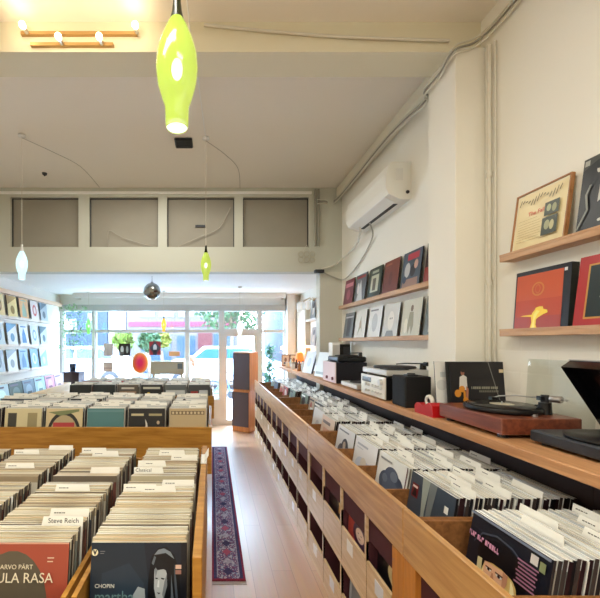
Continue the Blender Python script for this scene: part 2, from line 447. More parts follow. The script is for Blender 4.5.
# cross beam, pillar, cornices
struct('beam', MB().box(XL, XR, 2.34, 2.56, 3.44, ZC, mat('beam_paint', (224, 218, 194), .7)))
struct('pillar', MB().box(1.513, XR, 2.30, 2.59, 0, 3.44, M_wall, None, .004))
struct('trim_cornice', MB().box(1.62, XR, 2.56, 4.84, 3.50, ZC, M_trim, None, .02))
struct('trim_left_rail', MB().box(XL, XL+.06, 4.9, YF, 2.30, 2.36, mat('peach_rail', (226, 196, 170), .6)))
struct('baseboard_right', MB().box(XR-.015, XR, YB, 2.3, 0, .1, M_white))
struct('baseboard_left', MB().box(XL, XL+.015, YB, YF, 0, .1, M_white))
# shopfront wall
M_sf = mat('shopfront_paint', (206, 206, 204), .5)
mb = MB(); y0, y1 = YF, YF+.1
mb.box(XL, 1.45, y0, y1, 2.24, ZL+.1, M_white)
mb.box(XL, -2.90, y0, y1, 0, 2.24, M_sf); mb.box(-2.33, -2.28, y0, y1, 0, 2.24, M_sf); mb.box(-.51, -.46, y0, y1, 0, 2.24, M_sf)
mb.box(.15, .22, y0, y1, 0, 2.24, M_sf); mb.box(.90, .965, y0, y1, 0, 2.24, M_sf)
mb.box(-2.90, .15, y0, y1, 0, .5, M_sf); mb.box(.965, 1.42, y0, y1, 0, .35, M_sf)
mb.box(.22, .90, y0, y1, 1.80, 1.86, M_sf)
mb.box(1.42, XR, y0, y1, 0, ZL+.1, M_white)
struct('wall_shopfront', mb)
struct('trim_header', MB().box(XL, 1.42, YF-.05, YF, 2.22, 2.34, mat('header_grey', (186, 186, 184), .5)))
struct('trim_pelmet', MB().box(-2.55, 1.35, YF-.35, YF-.33, 2.44, 2.53, M_white).box(1.35, 1.37, YF-.35, YF-.0, 2.44, 2.53, M_white).box(-2.57, -2.55, YF-.35, YF-.0, 2.44, 2.53, M_white))
struct('column_shopfront', MB().box(1.44, 1.60, YF-.12, YF, 0, ZL, M_white))
def pane(name, a, b_, z0, z1, zt=None):
    fr = MB(); e = .022
    fr.box(a, a+e, y0+.03, y0+.07, z0, z1, M_sf); fr.box(b_-e, b_, y0+.03, y0+.07, z0, z1, M_sf)
    fr.box(a+e, b_-e, y0+.03, y0+.07, z0, z0+e, M_sf); fr.box(a+e, b_-e, y0+.03, y0+.07, z1-e, z1, M_sf)
    if zt: fr.box(a+e, b_-e, y0-.01, y0+.08, zt-.03, zt+.03, M_sf)
    w = struct(name, fr)
    if zt:
        MB().box(a+e, b_-e, y0+.048, y0+.052, z0+e, zt-.03, M_glass).build('pane', w); MB().box(a+e, b_-e, y0+.048, y0+.052, zt+.03, z1-e, M_glass).build('pane', w)
    else: MB().box(a+e, b_-e, y0+.048, y0+.052, z0+e, z1-e, M_glass).build('pane', w)
    return w
pane('window_1', -2.90, -2.33, .5, 2.24, 1.83); pane('window_2', -2.28, -.51, .5, 2.24, 1.83); pane('window_3', -.46, .15, .5, 2.24, 1.83)
pane('window_4', .965, 1.42, .35, 2.24, 1.83); pane('window_9', .22, .90, 1.86, 2.24)
dr = MB(); dr.box(.22, .29, y0+.02, y0+.065, 0, 1.80, M_sf); dr.box(.83, .90, y0+.02, y0+.065, 0, 1.80, M_sf)
dr.box(.29, .83, y0+.02, y0+.065, 0, .10, M_sf); dr.box(.29, .83, y0+.02, y0+.065, 1.73, 1.80, M_sf)
d1 = struct('door_1', dr); MB().box(.29, .83, y0+.04, y0+.045, .10, 1.73, M_glass).build('pane', d1)
MB().cyl((.315, y0-.02, .85), (.315, y0-.02, 1.15), .01, .01, M_steel).box(.308, .322, y0-.02, y0+.02, .87, .89, M_steel).box(.308, .322, y0-.02, y0+.02, 1.11, 1.13, M_steel).build('door_handle', d1)

# ================================================================== RIGHT-HAND RECORD RACK (four cabinets)
XF = 0.734
units = [('nearest to the camera, mostly out of view', .02, 1.418, [.51, .85, 1.19]), ('second from the camera, with four bins', 1.42, 2.83, [1.60, 1.94, 2.28, 2.62]),
         ('third from the camera, with five bins', 2.835, 4.60, [3.02, 3.37, 3.715, 4.06, 4.41]), ('farthest, ending at the tall speakers', 4.605, 6.37, [4.795, 5.145, 5.49, 5.835, 6.18])]
for ui, (desc, a, b_, cs) in enumerate(units):
    t = empty('record_cabinet', (XF, (a+b_)/2, 0), 'wooden record rack of cubbies and bins, '+desc, 'record rack', 'record racks along the right wall')
    O = Matrix.Translation((-XF, -(a+b_)/2, 0))
    def pt(mb, name, par=t):
        for i, v in enumerate(mb.v): mb.v[i] = O @ v
        return mb.build(name, par)
    pt(MB().box(XF-.002, XF+.02, a+.001, b_-.001, .78, .967, W_rack, None, .003), 'front_board')
    pt(MB().box(1.462, 1.475, a, b_, .02, 1.126, mat('shade_back_panel', (44, 30, 30), .7)), 'back_panel')  # raised and coloured near black to paint the shade under the worktop
    pt(MB().box(XF+.026, 1.454, a+.02, b_-.02, .665, .68, W_bin), 'bin_floor')
    pt(MB().box(XF+.012, 1.454, a+.001, a+.018, 0, .66, M_burg).box(XF+.021, 1.454, a+.001, a+.018, .66, .925, W_bin).box(XF+.003, XF+.012, a+.001, a+.018, 0, .78, W_panel), 'side_panel'); pt(MB().box(XF+.012, 1.454, b_-.018, b_-.001, 0, .66, M_burg).box(XF+.021, 1.454, b_-.018, b_-.001, .66, .925, W_bin).box(XF+.003, XF+.012, b_-.018, b_-.001, 0, .78, W_panel), 'side_panel')
    pt(MB().box(XF+.026, 1.10, a+.02, b_-.02, .655, .6645, M_burg).box(XF+.0205, XF+.0255, a+.02, b_-.02, .655, .80, M_burg), 'cubby_ceiling_and_dark_strip')  # upright burgundy strip added behind the front board, painting the cubby's darkness
    bounds = [(cs[i]+cs[i+1])/2 for i in range(len(cs)-1)]
    for c in bounds: pt(MB().box(XF+.026, 1.454, c-.006, c+.006, .6805, .90, W_bin), 'divider')
    pt(MB().box(XF, 1.10, a+.019, b_-.019, .345, .369, W_panel), 'shelf')
    pt(MB().box(XF, 1.10, a+.019, b_-.019, 0.0, .02, W_panel), 'base_board')
    pt(MB().box(1.10, 1.11, a+.019, b_-.019, .02, .664, M_burg), 'cubby_back')
    cb = [a+.019]+bounds+[b_-.019]
    if ui == 0: pt(MB().box(XF-.001, XF+.03, 1.335, 1.417, 0, .779, W_post), 'corner_post'); cb[-1] = 1.33
    if ui == 1: pt(MB().box(XF-.001, XF+.03, 1.421, 1.505, 0, .779, W_post), 'corner_post'); cb[0] = 1.51
    for i in range(len(cb)-1):
        if 0 < i: 
            pt(MB().box(XF, 1.10, cb[i]-.009, cb[i]+.009, .369, .654, M_burg).box(XF-.0005, XF+.012, cb[i]-.009, cb[i]+.009, .369, .78, W_panel), 'cubby_divider')
            pt(MB().box(XF, 1.10, cb[i]-.009, cb[i]+.009, .02, .345, M_burg).box(XF-.0005, XF+.012, cb[i]-.009, cb[i]+.009, .02, .345, W_panel), 'cubby_divider')
        for zz, zt in ((.369, .564), (.02, .180)):
            p_ = pt(MB().box(XF+.001, XF+.014, cb[i]+.010, cb[i+1]-.010, zz, zt, W_panel), 'cubby_panel')
            if R.random() < .8:
                yc = (cb[i]+cb[i+1])/2+R.uniform(-.03, .05); hh = .05
                pt(MB().box(XF-.0008, XF+.001, yc-.04, yc+.04, zt-.09, zt-.09+hh*1.3, cm(R.choice([(236, 234, 228), (226, 224, 222), (210, 214, 222)]))), 'paper_label', p_).location = (0,0,0)
# records standing in some cubbies, the part above the panel showing
def port(face, hair, bg, cx=.5, cz=.55, s=1.0):
    return [('r', 0, 0, 1, 1, bg), ('e', cx, cz, .24*s, .34*s, hair), ('e', cx, cz+.02, .14*s, .2*s, face), ('p', [(cx-.2*s, 0), (cx+.2*s, 0), (cx+.12*s, cz-.22*s), (cx-.12*s, cz-.22*s)], hair),
            ('e', cx-.05*s, cz+.05*s, .02*s, .012*s, (30, 24, 24)), ('e', cx+.05*s, cz+.05*s, .02*s, .012*s, (30, 24, 24)), ('e', cx, cz-.07*s, .035*s, .014*s, (150, 60, 50))]
cub = [((XF+.06), 1.60, .3695, 'record with a pale face on black, in the cubby beside the corner post', [('r', 0, 0, 1, 1, (24, 22, 26))]+[('e', .66, .60, .32, .40, (206, 188, 140)), ('e', .56, .62, .1, .34, (16, 16, 20)), ('e', .72, .55, .1, .1, (26, 24, 30))]),
       ((XF+.05), 1.95, .3695, 'red and white portrait record in a cubby of the second rack', port((226, 200, 184), (60, 30, 60), (176, 72, 62), .55, .55, 1.3)),
       ((XF+.05), 2.29, .3695, 'record with a small yellow figure on dark in a cubby of the second rack', [('r', 0, 0, 1, 1, (34, 22, 26)), ('e', .7, .8, .1, .12, (220, 190, 120)), ('p', [(.6, .4), (.85, .4), (.8, .75), (.62, .7)], (190, 140, 80))]),
       ((XF+.05), 1.93, .0205, 'pale grey blue record in a lower cubby of the second rack', [('r', 0, 0, 1, 1, (176, 186, 196)), ('r', .1, .1, .5, .95, (120, 130, 140)), ('r', .6, .3, .9, .9, (206, 210, 214))]),
       ((XF+.05), 1.180, .3695, 'green and white record in a cubby of the nearest rack', [('r', 0, 0, 1, 1, (70, 80, 60)), ('e', .3, .8, .2, .15, (220, 230, 220)), ('e', .6, .6, .2, .2, (150, 160, 130))])]
def lift(a):
    f = lambda z: .50+.5*z
    return a[:1]+[(i[0], i[1], f(i[2]), i[3], i[4]*.5, i[5]) if i[0] == 'e' else (i[0], i[1], f(i[2]), i[3], f(i[4]), i[5]) if i[0] == 'r' else (i[0], [(p, f(q)) for p, q in i[1]], i[2]) for i in a[1:]]
for x, y, z, lab, art in cub:
    x -= .018; art = lift(art)
    mb = sleeve(MB(), cm((40, 30, 34)), SIDE_D[0], TOPS_C[0], art, SZ-.02, SZ-.037, .006)
    tag(mb.build('record_sleeve', None, (x, y, z+.001), (-.05, 0, -PI/2)), lab, 'record sleeve'); N_IND[0] += 1

# front covers in the right rack, listed by bin
def cb_(c, rough=.3): return cm(c, rough)
skin = (206, 150, 116); blond = (214, 184, 110)
_z = lambda z: .52+(z-.52)*(.5 if z < .52 else 1.0)
skin2 = (228, 178, 142)
A_art = [('e', .48, .64, .33, .20, (11, 12, 18)), ('p', [(.17, .56), (.235, .57), (.245, .36), (.21, .10), (.15, .05), (.18, .3)], (206, 196, 150)),
         ('p', [(.26, .0), (.74, 0), (.73, .36), (.69, .52), (.62, .60), (.50, .62), (.38, .61), (.28, .58), (.24, .44)], (216, 184, 112)), ('p', [(.64, 0), (.72, .1), (.715, .36), (.66, .52), (.62, .57), (.635, .3)], (246, 232, 178)), ('p', [(.25, .44), (.29, .56), (.30, .40), (.27, .2)], (240, 220, 160)),
         ('p', [(.275, .57), (.275, .44), (.31, .36), (.37, .31), (.44, .29), (.51, .33), (.56, .42), (.585, .52), (.575, .60)], skin2), ('p', [(.52, .60), (.585, .58), (.585, .50), (.55, .40), (.53, .44)], (196, 140, 108)),
         ('p', [(.20, .60), (.30, .665), (.62, .67), (.70, .55), (.62, .585), (.50, .605), (.38, .60), (.27, .565)], (11, 12, 18)),
         ('e', .345, .515, .036, .013, (244, 238, 228)), ('e', .345, .515, .016, .013, (50, 34, 34)), ('e', .485, .52, .042, .015, (244, 238, 228)), ('e', .485, .52, .018, .015, (50, 34, 34)), ('p', [(.30, .535), (.39, .54), (.39, .528), (.31, .525)], (70, 44, 38)), ('p', [(.435, .545), (.54, .55), (.53, .535), (.44, .532)], (70, 44, 38)),
         ('p', [(.40, .51), (.385, .44), (.43, .435), (.415, .51)], (192, 132, 100)), ('e', .408, .395, .045, .012, (176, 62, 70)), ('e', .41, .35, .03, .008, (206, 150, 118)),
         ('r', .80, .86, .88, .95, (206, 200, 196)), ('r', .90, .84, .96, .93, (130, 140, 100)), ('p', [(0, .975), (1, .975), (1, 1), (0, 1)], (120, 130, 150)), ('p', [(.10, .70), (.2, .84), (.4, .90), (.6, .88), (.8, .78), (.79, .77), (.6, .86), (.4, .88), (.21, .82), (.11, .69)], (60, 70, 86))]
B_art = [('r', 0, 0, 1, 1, (58, 70, 84)), ('p', [(0, 0), (1, 0), (1, .12), (0, .30)], (34, 42, 56)), ('p', [(.28, 1), (.46, 1), (.42, .55), (.46, .2), (.36, .1), (.35, .5)], (150, 158, 150)), ('p', [(.46, 1), (.62, 1), (.56, .5), (.6, .1), (.5, 0), (.46, .5)], (110, 118, 120)),
         ('r', .06, .66, .22, .86, (110, 24, 30)), ('p', [(.08, .68), (.14, .84), (.2, .68)], (20, 16, 20)), ('r', .08, .8, .20, .83, (220, 200, 190)), ('e', .47, .36, .07, .09, (30, 34, 42)), ('r', .82, .74, .90, .83, (232, 230, 222)), ('p', [(0, .24), (1, .06), (1, .09), (0, .27)], (120, 130, 140))]
C_art = [('r', 0, 0, 1, 1, (228, 230, 228)), ('p', [(.06, .0), (.95, .0), (.93, .34), (.7, .42), (.4, .4), (.12, .34)], (214, 204, 170)), ('e', .34, .56, .22, .18, (70, 84, 106)), ('e', .52, .68, .24, .17, (78, 92, 116)), ('e', .70, .58, .22, .18, (66, 80, 104)), ('e', .52, .52, .26, .14, (84, 98, 120)), ('e', .60, .72, .12, .08, (110, 124, 142)), ('e', .32, .62, .09, .07, (104, 118, 136)),
         ('p', [(.47, .1), (.55, .1), (.54, .45), (.49, .45)], (60, 66, 74)), ('e', .25, .22, .14, .10, (226, 220, 196)), ('e', .42, .12, .12, .07, (90, 110, 76)), ('e', .78, .2, .10, .12, (180, 168, 130)), ('r', .95, 0, .975, 1, (90, 40, 40)), ('r', .1, .90, .5, .93, (150, 154, 158))]
D_art = [('r', 0, 0, 1, 1, (232, 234, 238)), ('e', .38, .45, .26, .20, (204, 214, 230)), ('e', .62, .40, .22, .22, (196, 206, 224)), ('e', .50, .55, .14, .12, (218, 214, 206)), ('e', .42, .34, .10, .07, (206, 212, 186)), ('r', .12, .86, .62, .90, (176, 184, 198)), ('r', .12, .80, .42, .82, (196, 202, 212))]
E_art = [('r', 0, 0, 1, 1, (224, 226, 230)), ('e', .34, .38, .20, .24, (88, 96, 110)), ('e', .55, .50, .22, .28, (76, 84, 100)), ('e', .74, .36, .16, .22, (96, 102, 114)), ('e', .52, .62, .08, .09, (196, 184, 172)), ('e', .48, .30, .12, .12, (176, 176, 178)), ('r', .10, .90, .70, .935, (120, 126, 136))]
def rnd_art(r, dark=False):
    pal = [(224, 222, 216), (60, 66, 80), (150, 90, 70), (190, 170, 140), (90, 110, 130), (206, 196, 190), (40, 40, 46), (170, 60, 56), (120, 140, 120)]
    bg = r.choice(pal); a = [('r', 0, 0, 1, 1, bg)]
    for _ in range(4):
        c = r.choice(pal); cx, cz = r.uniform(.25, .75), r.uniform(.3, .8)
        if r.random() < .5: a.append(('e', cx, cz, r.uniform(.08, .25), r.uniform(.08, .25), c))
        else: a.append(('r', cx-.2, cz-.12, cx+.15, cz+.06, c))
    a.append(('r', .06, .88, .6, .94, r.choice([(240, 238, 230), (30, 30, 34)])))
    return a
def cover(art, base=(30, 32, 40), t=.008, top=None): return sleeve(MB(), cm(base), R.choice(SIDE_D), top or TOPS_C[0], art, SZ, SZ, t)
_ra = random.Random(8); _pk = []; _x = .02
while _x < .50:
    w__ = _ra.choice([.020, .026, .030]); _pk.append(('r', _x, .735, _x+w__*.35, .79, (206, 146, 176))); _pk.append(('r', _x+w__*.35, _ra.choice([.735, .77]), _x+w__, _ra.choice([.755, .79]), (206, 146, 176))); _x += w__+_ra.choice([.007, .007, .007, .026])
for k_ in range(7): _pk.append(('r', .70+.01*(k_ % 3), .83-.035*k_, .93-.015*(k_ % 2), .845-.035*k_, (160, 112, 138)))
front_A = (cover([('r', 0, 0, 1, 1, (22, 26, 38))]+A_art+_pk), 'navy record cover, blond woman and pink print, front of the nearest full bin')
fronts = {
 1.19: front_A,
 1.60: (cover(B_art), 'grey blue denim record cover with a red emblem and white sticker, facing the aisle'),
 1.94: (cover(C_art, (220, 220, 220)), 'white record cover with a slate blue shape over cream, facing the aisle'),
 2.28: (cover(D_art, (230, 230, 230)), 'plain whitish record cover with faint blue print, facing the aisle'),
 2.62: (cover(E_art, (220, 220, 220)), 'white record cover with a dark grey mound, at the far end of the second rack'),
}
binname = {.51: 'the bin at the very corner of the picture', .85: 'the right rack bin at the bottom right corner', 1.19: 'the bin behind the blond woman cover', 1.60: 'the bin behind the denim cover', 1.94: 'the bin behind the slate blue shape cover', 2.28: 'the bin behind the plain whitish cover', 2.62: 'the bin behind the grey mound cover'}
fars = ['third', 'fourth', 'fifth', 'sixth', 'seventh', 'eighth', 'ninth', 'tenth', 'eleventh', 'twelfth']
rk = random.Random(3)
k = 0
for ui, (desc, a, b_, cs) in enumerate(units):
    for c in cs:
        if c < 1: continue
        far = c > 2.9
        if far:
            nm = 'the right rack bin %s from the speakers' % ['next', 'second', 'third', 'fourth', 'fifth', 'sixth', 'seventh', 'eighth', 'ninth', 'tenth'][9-k]; 
            nm = nm.replace('next from', 'next to')
            lead = [.905, .93, 1.03, 1.07, 1.06, 1.0, .98, 1.0, .97, .98][k]; art = rnd_art(rk)
            if k == 0: art = [('r', 0, 0, 1, 1, (226, 206, 190)), ('r', .2, .2, .8, .7, (214, 170, 150)), ('r', .1, .8, .7, .88, (120, 110, 110))]
            if k == 1: art = [('r', 0, 0, 1, 1, (232, 232, 232)), ('e', .5, .5, .2, .2, (200, 200, 206))]
            fr = (cover(art, (200, 200, 200)), 'record cover at the front of '+nm)
            sp = .0145; n = int((1.32-lead)/sp)
            k += 1
        else:
            nm = binname[c]; lead = .905; fr = fronts.get(c); sp = .0138; n = 30
            if c == .85: fr = (cover([('r', 0, 0, 1, 1, (30, 28, 34)), ('e', .5, .5, .3, .3, (90, 80, 70))]), 'dark record cover at the bottom right corner, mostly out of frame')
        individual = c in (1.19, 1.60, 1.94)
        kk = 7 if c < 2.9 else 5
        fill(nm, n, sp, (lead, c), (1, 0), -PI/2, .17, .6805, VC, individual, fr, cards_for(n, kk, None, int(c*100)),
             'record sleeve in %s, only its edges showing' % nm, 'sleeves in '+nm)

# ================================================================== LEFT ISLANDS
def island(label, x0, x1, yA, yB, zfl, ztop, centers, rows, zbot=.45, side_top=None, front_top=None, two_strip=False, wood_=W_gold):
    t = empty('record_bin_table', ((x0+x1)/2, (yA+yB)/2, 0), label, 'record bin table')
    cx, cy = (x0+x1)/2, (yA+yB)/2
    def pt(mb, name):
        for i, v in enumerate(mb.v): mb.v[i] = v-Vector((cx, cy, 0))
        return mb.build(name, t)
    st = side_top or ztop
    pt(MB().box(x0, x1, yA, yA+.022, zbot, front_top or ztop, wood_, None, .003), 'front_panel')
    pt(MB().box(x0, x1, yB-.022, yB, zbot, ztop-.03, wood_, None, .003), 'back_panel')
    for xa in (x0, x1-.03): pt(MB().box(xa, xa+.03, yA+.022, yB-.022, zbot, st, W_gold, None, .003), 'side_panel')
    pt(MB().box(x0+.03, x1-.03, yA+.022, yB-.022, zfl-.02, zfl, W_bin), 'bin_floor')
    for i in range(len(centers)-1):
        m_ = (centers[i]+centers[i+1])/2
        if two_strip:
            pt(MB().box(m_-.024, m_-.008, yA+.022, yB-.022, zfl, .83, W_gold).box(m_+.008, m_+.024, yA+.022, yB-.022, zfl, .83, W_gold).box(m_-.008, m_+.008, yA+.022, yB-.022, zfl, .79, W_bin), 'divider')
        else: pt(MB().box(m_-.007, m_+.007, yA+.022, yB-.022, zfl, zfl+.13, W_bin), 'divider')
    for i in range(len(rows)-1):
        ym = rows[i]
        for c in centers:
            hw = (centers[0]-centers[1])/2-.026
            pt(MB().box(c-hw, c+hw, ym-.006, ym+.006, zfl, zfl+.16, W_bin), 'cross_divider')
    for xa in (x0+.12, x1-.2):
        for ya in (yA+.1, yB-.16): pt(MB().box(xa, xa+.06, ya, ya+.06, 0, zfl-.02, W_post), 'leg')
    return t
# --- near island: four columns, two rows of bins
C1 = [-.2405, -.6295, -1.02, -1.41]
island('honey coloured wooden bin table of records, nearest on the left', -1.64, -.03, 1.10, 2.36, .625, .90, C1, [1.785, 2.3], side_top=.952, front_top=.80, two_strip=True)
navy = (26, 34, 48)
M_art = [('r', 0, 0, 1, 1, navy), ('p', [(0, .1), (.5, .1), (.62, .5), (.55, 1), (0, 1)], (32, 44, 58)), ('p', [(.1, .3), (.5, .34), (.56, .6), (.4, .8), (.12, .7)], (40, 54, 70)),
         ('p', [(.58, 0), (.98, 0), (.95, .35), (.93, .70), (.87, .88), (.79, .96), (.70, .95), (.63, .86), (.60, .6), (.60, .3)], (12, 15, 22)), ('r', .94, 0, 1, 1, (18, 22, 32)),
         ('p', [(.66, .88), (.70, .93), (.76, .945), (.83, .91), (.87, .84), (.84, .86), (.78, .90), (.72, .89)], (118, 128, 138)), ('p', [(.635, .80), (.66, .87), (.68, .86), (.655, .78)], (96, 106, 116)), ('p', [(.87, .80), (.90, .6), (.92, .36), (.90, .36), (.875, .6)], (70, 80, 92)), ('p', [(.84, .70), (.87, .45), (.86, .3), (.84, .45)], (90, 100, 110)),
         ('p', [(.665, .74), (.70, .80), (.76, .79), (.795, .70), (.80, .58), (.765, .46), (.72, .42), (.69, .45), (.665, .56)], (168, 176, 182)), ('p', [(.665, .74), (.70, .80), (.70, .74), (.68, .66)], (120, 130, 138)), ('p', [(.765, .46), (.80, .58), (.795, .70), (.77, .62), (.75, .50)], (110, 118, 126)),
         ('p', [(.66, .78), (.72, .84), (.80, .80), (.81, .72), (.76, .745), (.70, .735)], (16, 20, 28)), ('p', [(.675, .665), (.705, .66), (.70, .65), (.68, .65)], (30, 34, 40)), ('p', [(.735, .665), (.775, .655), (.765, .645), (.74, .65)], (30, 34, 40)), ('p', [(.705, .64), (.695, .575), (.72, .57), (.72, .64)], (206, 212, 216)), ('p', [(.695, .525), (.735, .52), (.715, .505)], (60, 56, 64)),
         ('p', [(.70, .42), (.77, .44), (.80, .3), (.86, .1), (.66, .1), (.70, .3)], (120, 128, 136)), ('p', [(.60, .40), (.70, .36), (.70, 0), (.58, 0)], (30, 36, 46)), ('p', [(.45, .50), (.50, .58), (.57, .56), (.58, .44), (.52, .36), (.46, .40)], (150, 160, 166)),
         ('r', .885, .75, .945, .79, (214, 180, 160)), ('r', .885, .70, .945, .74, (150, 110, 100)), ('e', .045, .91, .033, .033, (236, 226, 190)), ('p', [(.025, .93), (.045, .88), (.065, .93), (.055, .94), (.045, .915), (.035, .94)], (26, 34, 48)), ('r', .10, .92, .15, .925, (150, 150, 150)), ('r', .10, .90, .14, .905, (150, 150, 150))]
T_art = [('r', 0, 0, 1, 1, (158, 74, 56)), ('e', .42, .36, .38, .56, (92, 84, 70)), ('e', .42, .10, .24, .26, (62, 84, 76)), ('r', .78, .845, .85, .855, (226, 206, 180)), ('r', .78, .81, .84, .82, (226, 206, 180)), ('r', .0, .985, 1, 1, (206, 150, 130))]
def deco_M(o):
    text_mesh('title_lettering', 'martha', .050, cm((96, 128, 132)), o, (-.140, -.0125, .137), (PI/2, 0, 0), .0002, sx=.9)
    text_mesh('title_lettering', 'argerich', .050, cm((96, 128, 132)), o, (-.140, -.0125, .095), (PI/2, 0, 0), .0002, sx=.9)
    text_mesh('subtitle_lettering', 'CHOPIN', .017, cm((220, 220, 210)), o, (-.140, -.0125, .180), (PI/2, 0, 0), .0002)
def deco_T(o):
    text_mesh('title_lettering', 'TABULA RASA', .043, cm((226, 216, 190)), o, (-.148, -.0115, .195), (PI/2, 0, 0), .0002, sx=.95)
    text_mesh('artist_lettering', 'ARVO P\u00c4RT', .020, cm((226, 216, 190)), o, (-.062, -.0115, .236), (PI/2, 0, 0), .0002)
n1 = 38
wf = lambda art, base=(40, 40, 46): sleeve(MB(), cm(base), SIDE_D[0], TOPS_W[0], art, SZ, SZ, .008)
y_a, y_b = 1.185, 1.81
names1 = ['right-hand', 'second', 'third', 'fourth']
txt = {(0, 1): {3: ('left', 'Classical')}, (1, 0): {9: ('right', 'Steve Reich')}}
for ci, cx in enumerate(C1):
    for ri, yy in enumerate((y_a, y_b)):
        if ci == 3 and ri == 0: continue
        nm = 'the nearest table\'s %s column, %s bin' % (names1[ci], ('front', 'back')[ri])
        n = n1 if ri == 0 else 33
        fr = None
        if ri == 0 and ci == 0: fr = (wf(M_art, navy), 'dark blue record cover with a grey portrait of a long-haired woman, nearest left table', deco_M)
        elif ri == 0 and ci == 1: fr = (wf(T_art, (176, 72, 50)), 'brick red record cover with a dark circle, title ending ULA RASA', deco_T)
        ind = ci < 2
        cd = cards_for(n, 3 if ri else 3, txt.get((ci, ri)), 11+ci*7+ri)
        fill(nm, n, .0138, (cx, yy), (0, 1), 0, .14 if ri == 0 else .12, .6255, VW, ind, fr, cd,
             'record sleeve in %s, only its cream edge showing' % nm, 'sleeves in '+nm, jit=.007, lean_jit=.003)
# price card clipped on the side board
t = empty('price_card_holder', (-.045, 2.05, .955), 'white price card in a clear holder on the side board of the nearest bin table', 'card holder')
MB().box(-.016, .016, -.075, .075, 0, .006, M_card).box(-.016, -.012, -.075, .075, 0, .045, M_acryl).build('holder', t)
MB().box(-.0, .003, -.07, .07, .006, .05, M_card, Matrix.Rotation(.5, 4, 'Y')).build('card', t)
# --- second island
C2 = [-.21-.355*i for i in range(6)]
island('honey coloured wooden bin table of records, second from the camera', -2.20, -.003, 3.10, 4.20, .718, .893, C2, [3.66, 4.1], zbot=.5)
K_art = {
 0: ('kraft brown record cover with an ornamental band along its top, facing the camera', [('r', 0, 0, 1, 1, (188, 168, 132)), ('r', .04, .83, .96, .93, (120, 104, 80))]+[('e', .1+.1*i, .88, .03, .035, (206, 190, 156)) for i in range(9)], (188, 168, 132)),
 1: ('black record cover with a small white flame-shaped figure in the middle', [('r', 0, 0, 1, 1, (38, 38, 40)), ('p', [(.42, .3), (.48, .55), (.46, .72), (.52, .6), (.56, .35), (.5, .25)], (226, 222, 212)), ('r', .08, .8, .42, .86, (200, 190, 150)), ('r', .56, .8, .92, .86, (170, 160, 120)), ('e', .82, .62, .04, .05, (200, 180, 150))], (38, 38, 40)),
 2: ('plain teal record cover facing the camera', [('r', 0, 0, 1, 1, (82, 128, 132)), ('r', .0, .90, 1, .96, (100, 142, 146))], (82, 128, 132)),
 3: ('cream record cover with a large black ring over a red label', [('r', 0, 0, 1, 1, (206, 190, 150)), ('e', .5, .3, .46, .62, (44, 44, 46)), ('e', .5, .3, .38, .52, (176, 160, 124)), ('r', .2, 0, .78, .62, (178, 62, 66)), ('p', [(.05, .9), (.4, .8), (.9, .92), (.9, .98)], (120, 130, 90))], (206, 190, 150)),
 4: ('cream record cover with two dark column panels', [('r', 0, 0, 1, 1, (206, 196, 156)), ('r', .08, .0, .32, .88, (84, 80, 66)), ('r', .62, .0, .88, .88, (150, 140, 104)), ('r', .1, .5, .3, .86, (60, 58, 52))], (206, 196, 156)),
 5: ('dark record cover cut by the left edge of the picture on the second table', [('r', 0, 0, 1, 1, (44, 44, 48)), ('r', .1, .3, .9, .8, (150, 150, 150))], (44, 44, 48))}
K3 = {
 0: ('record cover with a red patch at the right end of the third table', [('r', 0, 0, 1, 1, (58, 62, 66)), ('r', .1, .1, .45, .7, (150, 44, 44)), ('r', .5, .4, .9, .75, (190, 196, 200))]),
 1: ('grey landscape record cover, second from the right on the third table', [('r', 0, 0, 1, 1, (96, 104, 104)), ('r', .05, .55, .95, .75, (190, 196, 196)), ('r', .1, .2, .8, .4, (60, 66, 66))]),
 2: ('black record cover with a yellow flower on the third table', [('r', 0, 0, 1, 1, (26, 30, 30)), ('e', .32, .35, .2, .17, (226, 196, 50)), ('e', .36, .55, .1, .1, (226, 196, 50)), ('r', .1, .8, .9, .9, (200, 200, 180))]),
 3: ('brown and grey record cover on the third table', [('r', 0, 0, 1, 1, (90, 84, 76)), ('r', .1, .3, .9, .7, (150, 120, 96)), ('r', .2, .8, .8, .88, (210, 206, 190))]),
 4: ('plain black record cover with thin white text on the third table', [('r', 0, 0, 1, 1, (34, 44, 46)), ('r', .7, .5, .86, .56, (200, 206, 206))]),
 5: ('black record cover with a pale ring at the left end of the third table', [('r', 0, 0, 1, 1, (34, 42, 44)), ('e', .5, .3, .22, .22, (206, 212, 212)), ('e', .5, .3, .14, .14, (34, 42, 44))])}
ordn = ['right-hand', 'second', 'third', 'fourth', 'fifth', 'left-hand']
for ci, cx in enumerate(C2):
    for ri, yy in enumerate((3.17, 3.72)):
        nm = 'the %s bin, %s column, second table' % (('front', 'back')[ri], ordn[ci])
        n = 30 if ri == 0 else 25
        if ri == 0: fr = (sleeve(MB(), cm(K_art[ci][2]), SIDE_D[0], TOPS_C[1], K_art[ci][1], SZ, SZ, .008), K_art[ci][0])
        else: fr = (cover(rnd_art(rk)), 'record cover at the front of '+nm)
        fill(nm, n, .0138, (cx, yy), (0, 1), 0, .13, .7185, VC, False, fr, cards_for(n, 4, None, 40+ci*5+ri), jit=.008)
C3 = [-.19-.352*i for i in range(6)]
island('wooden bin table of records standing before the shop window', -2.16, .03, 5.38, 6.55, .665, .83, C3, [5.96, 6.5], zbot=.5)
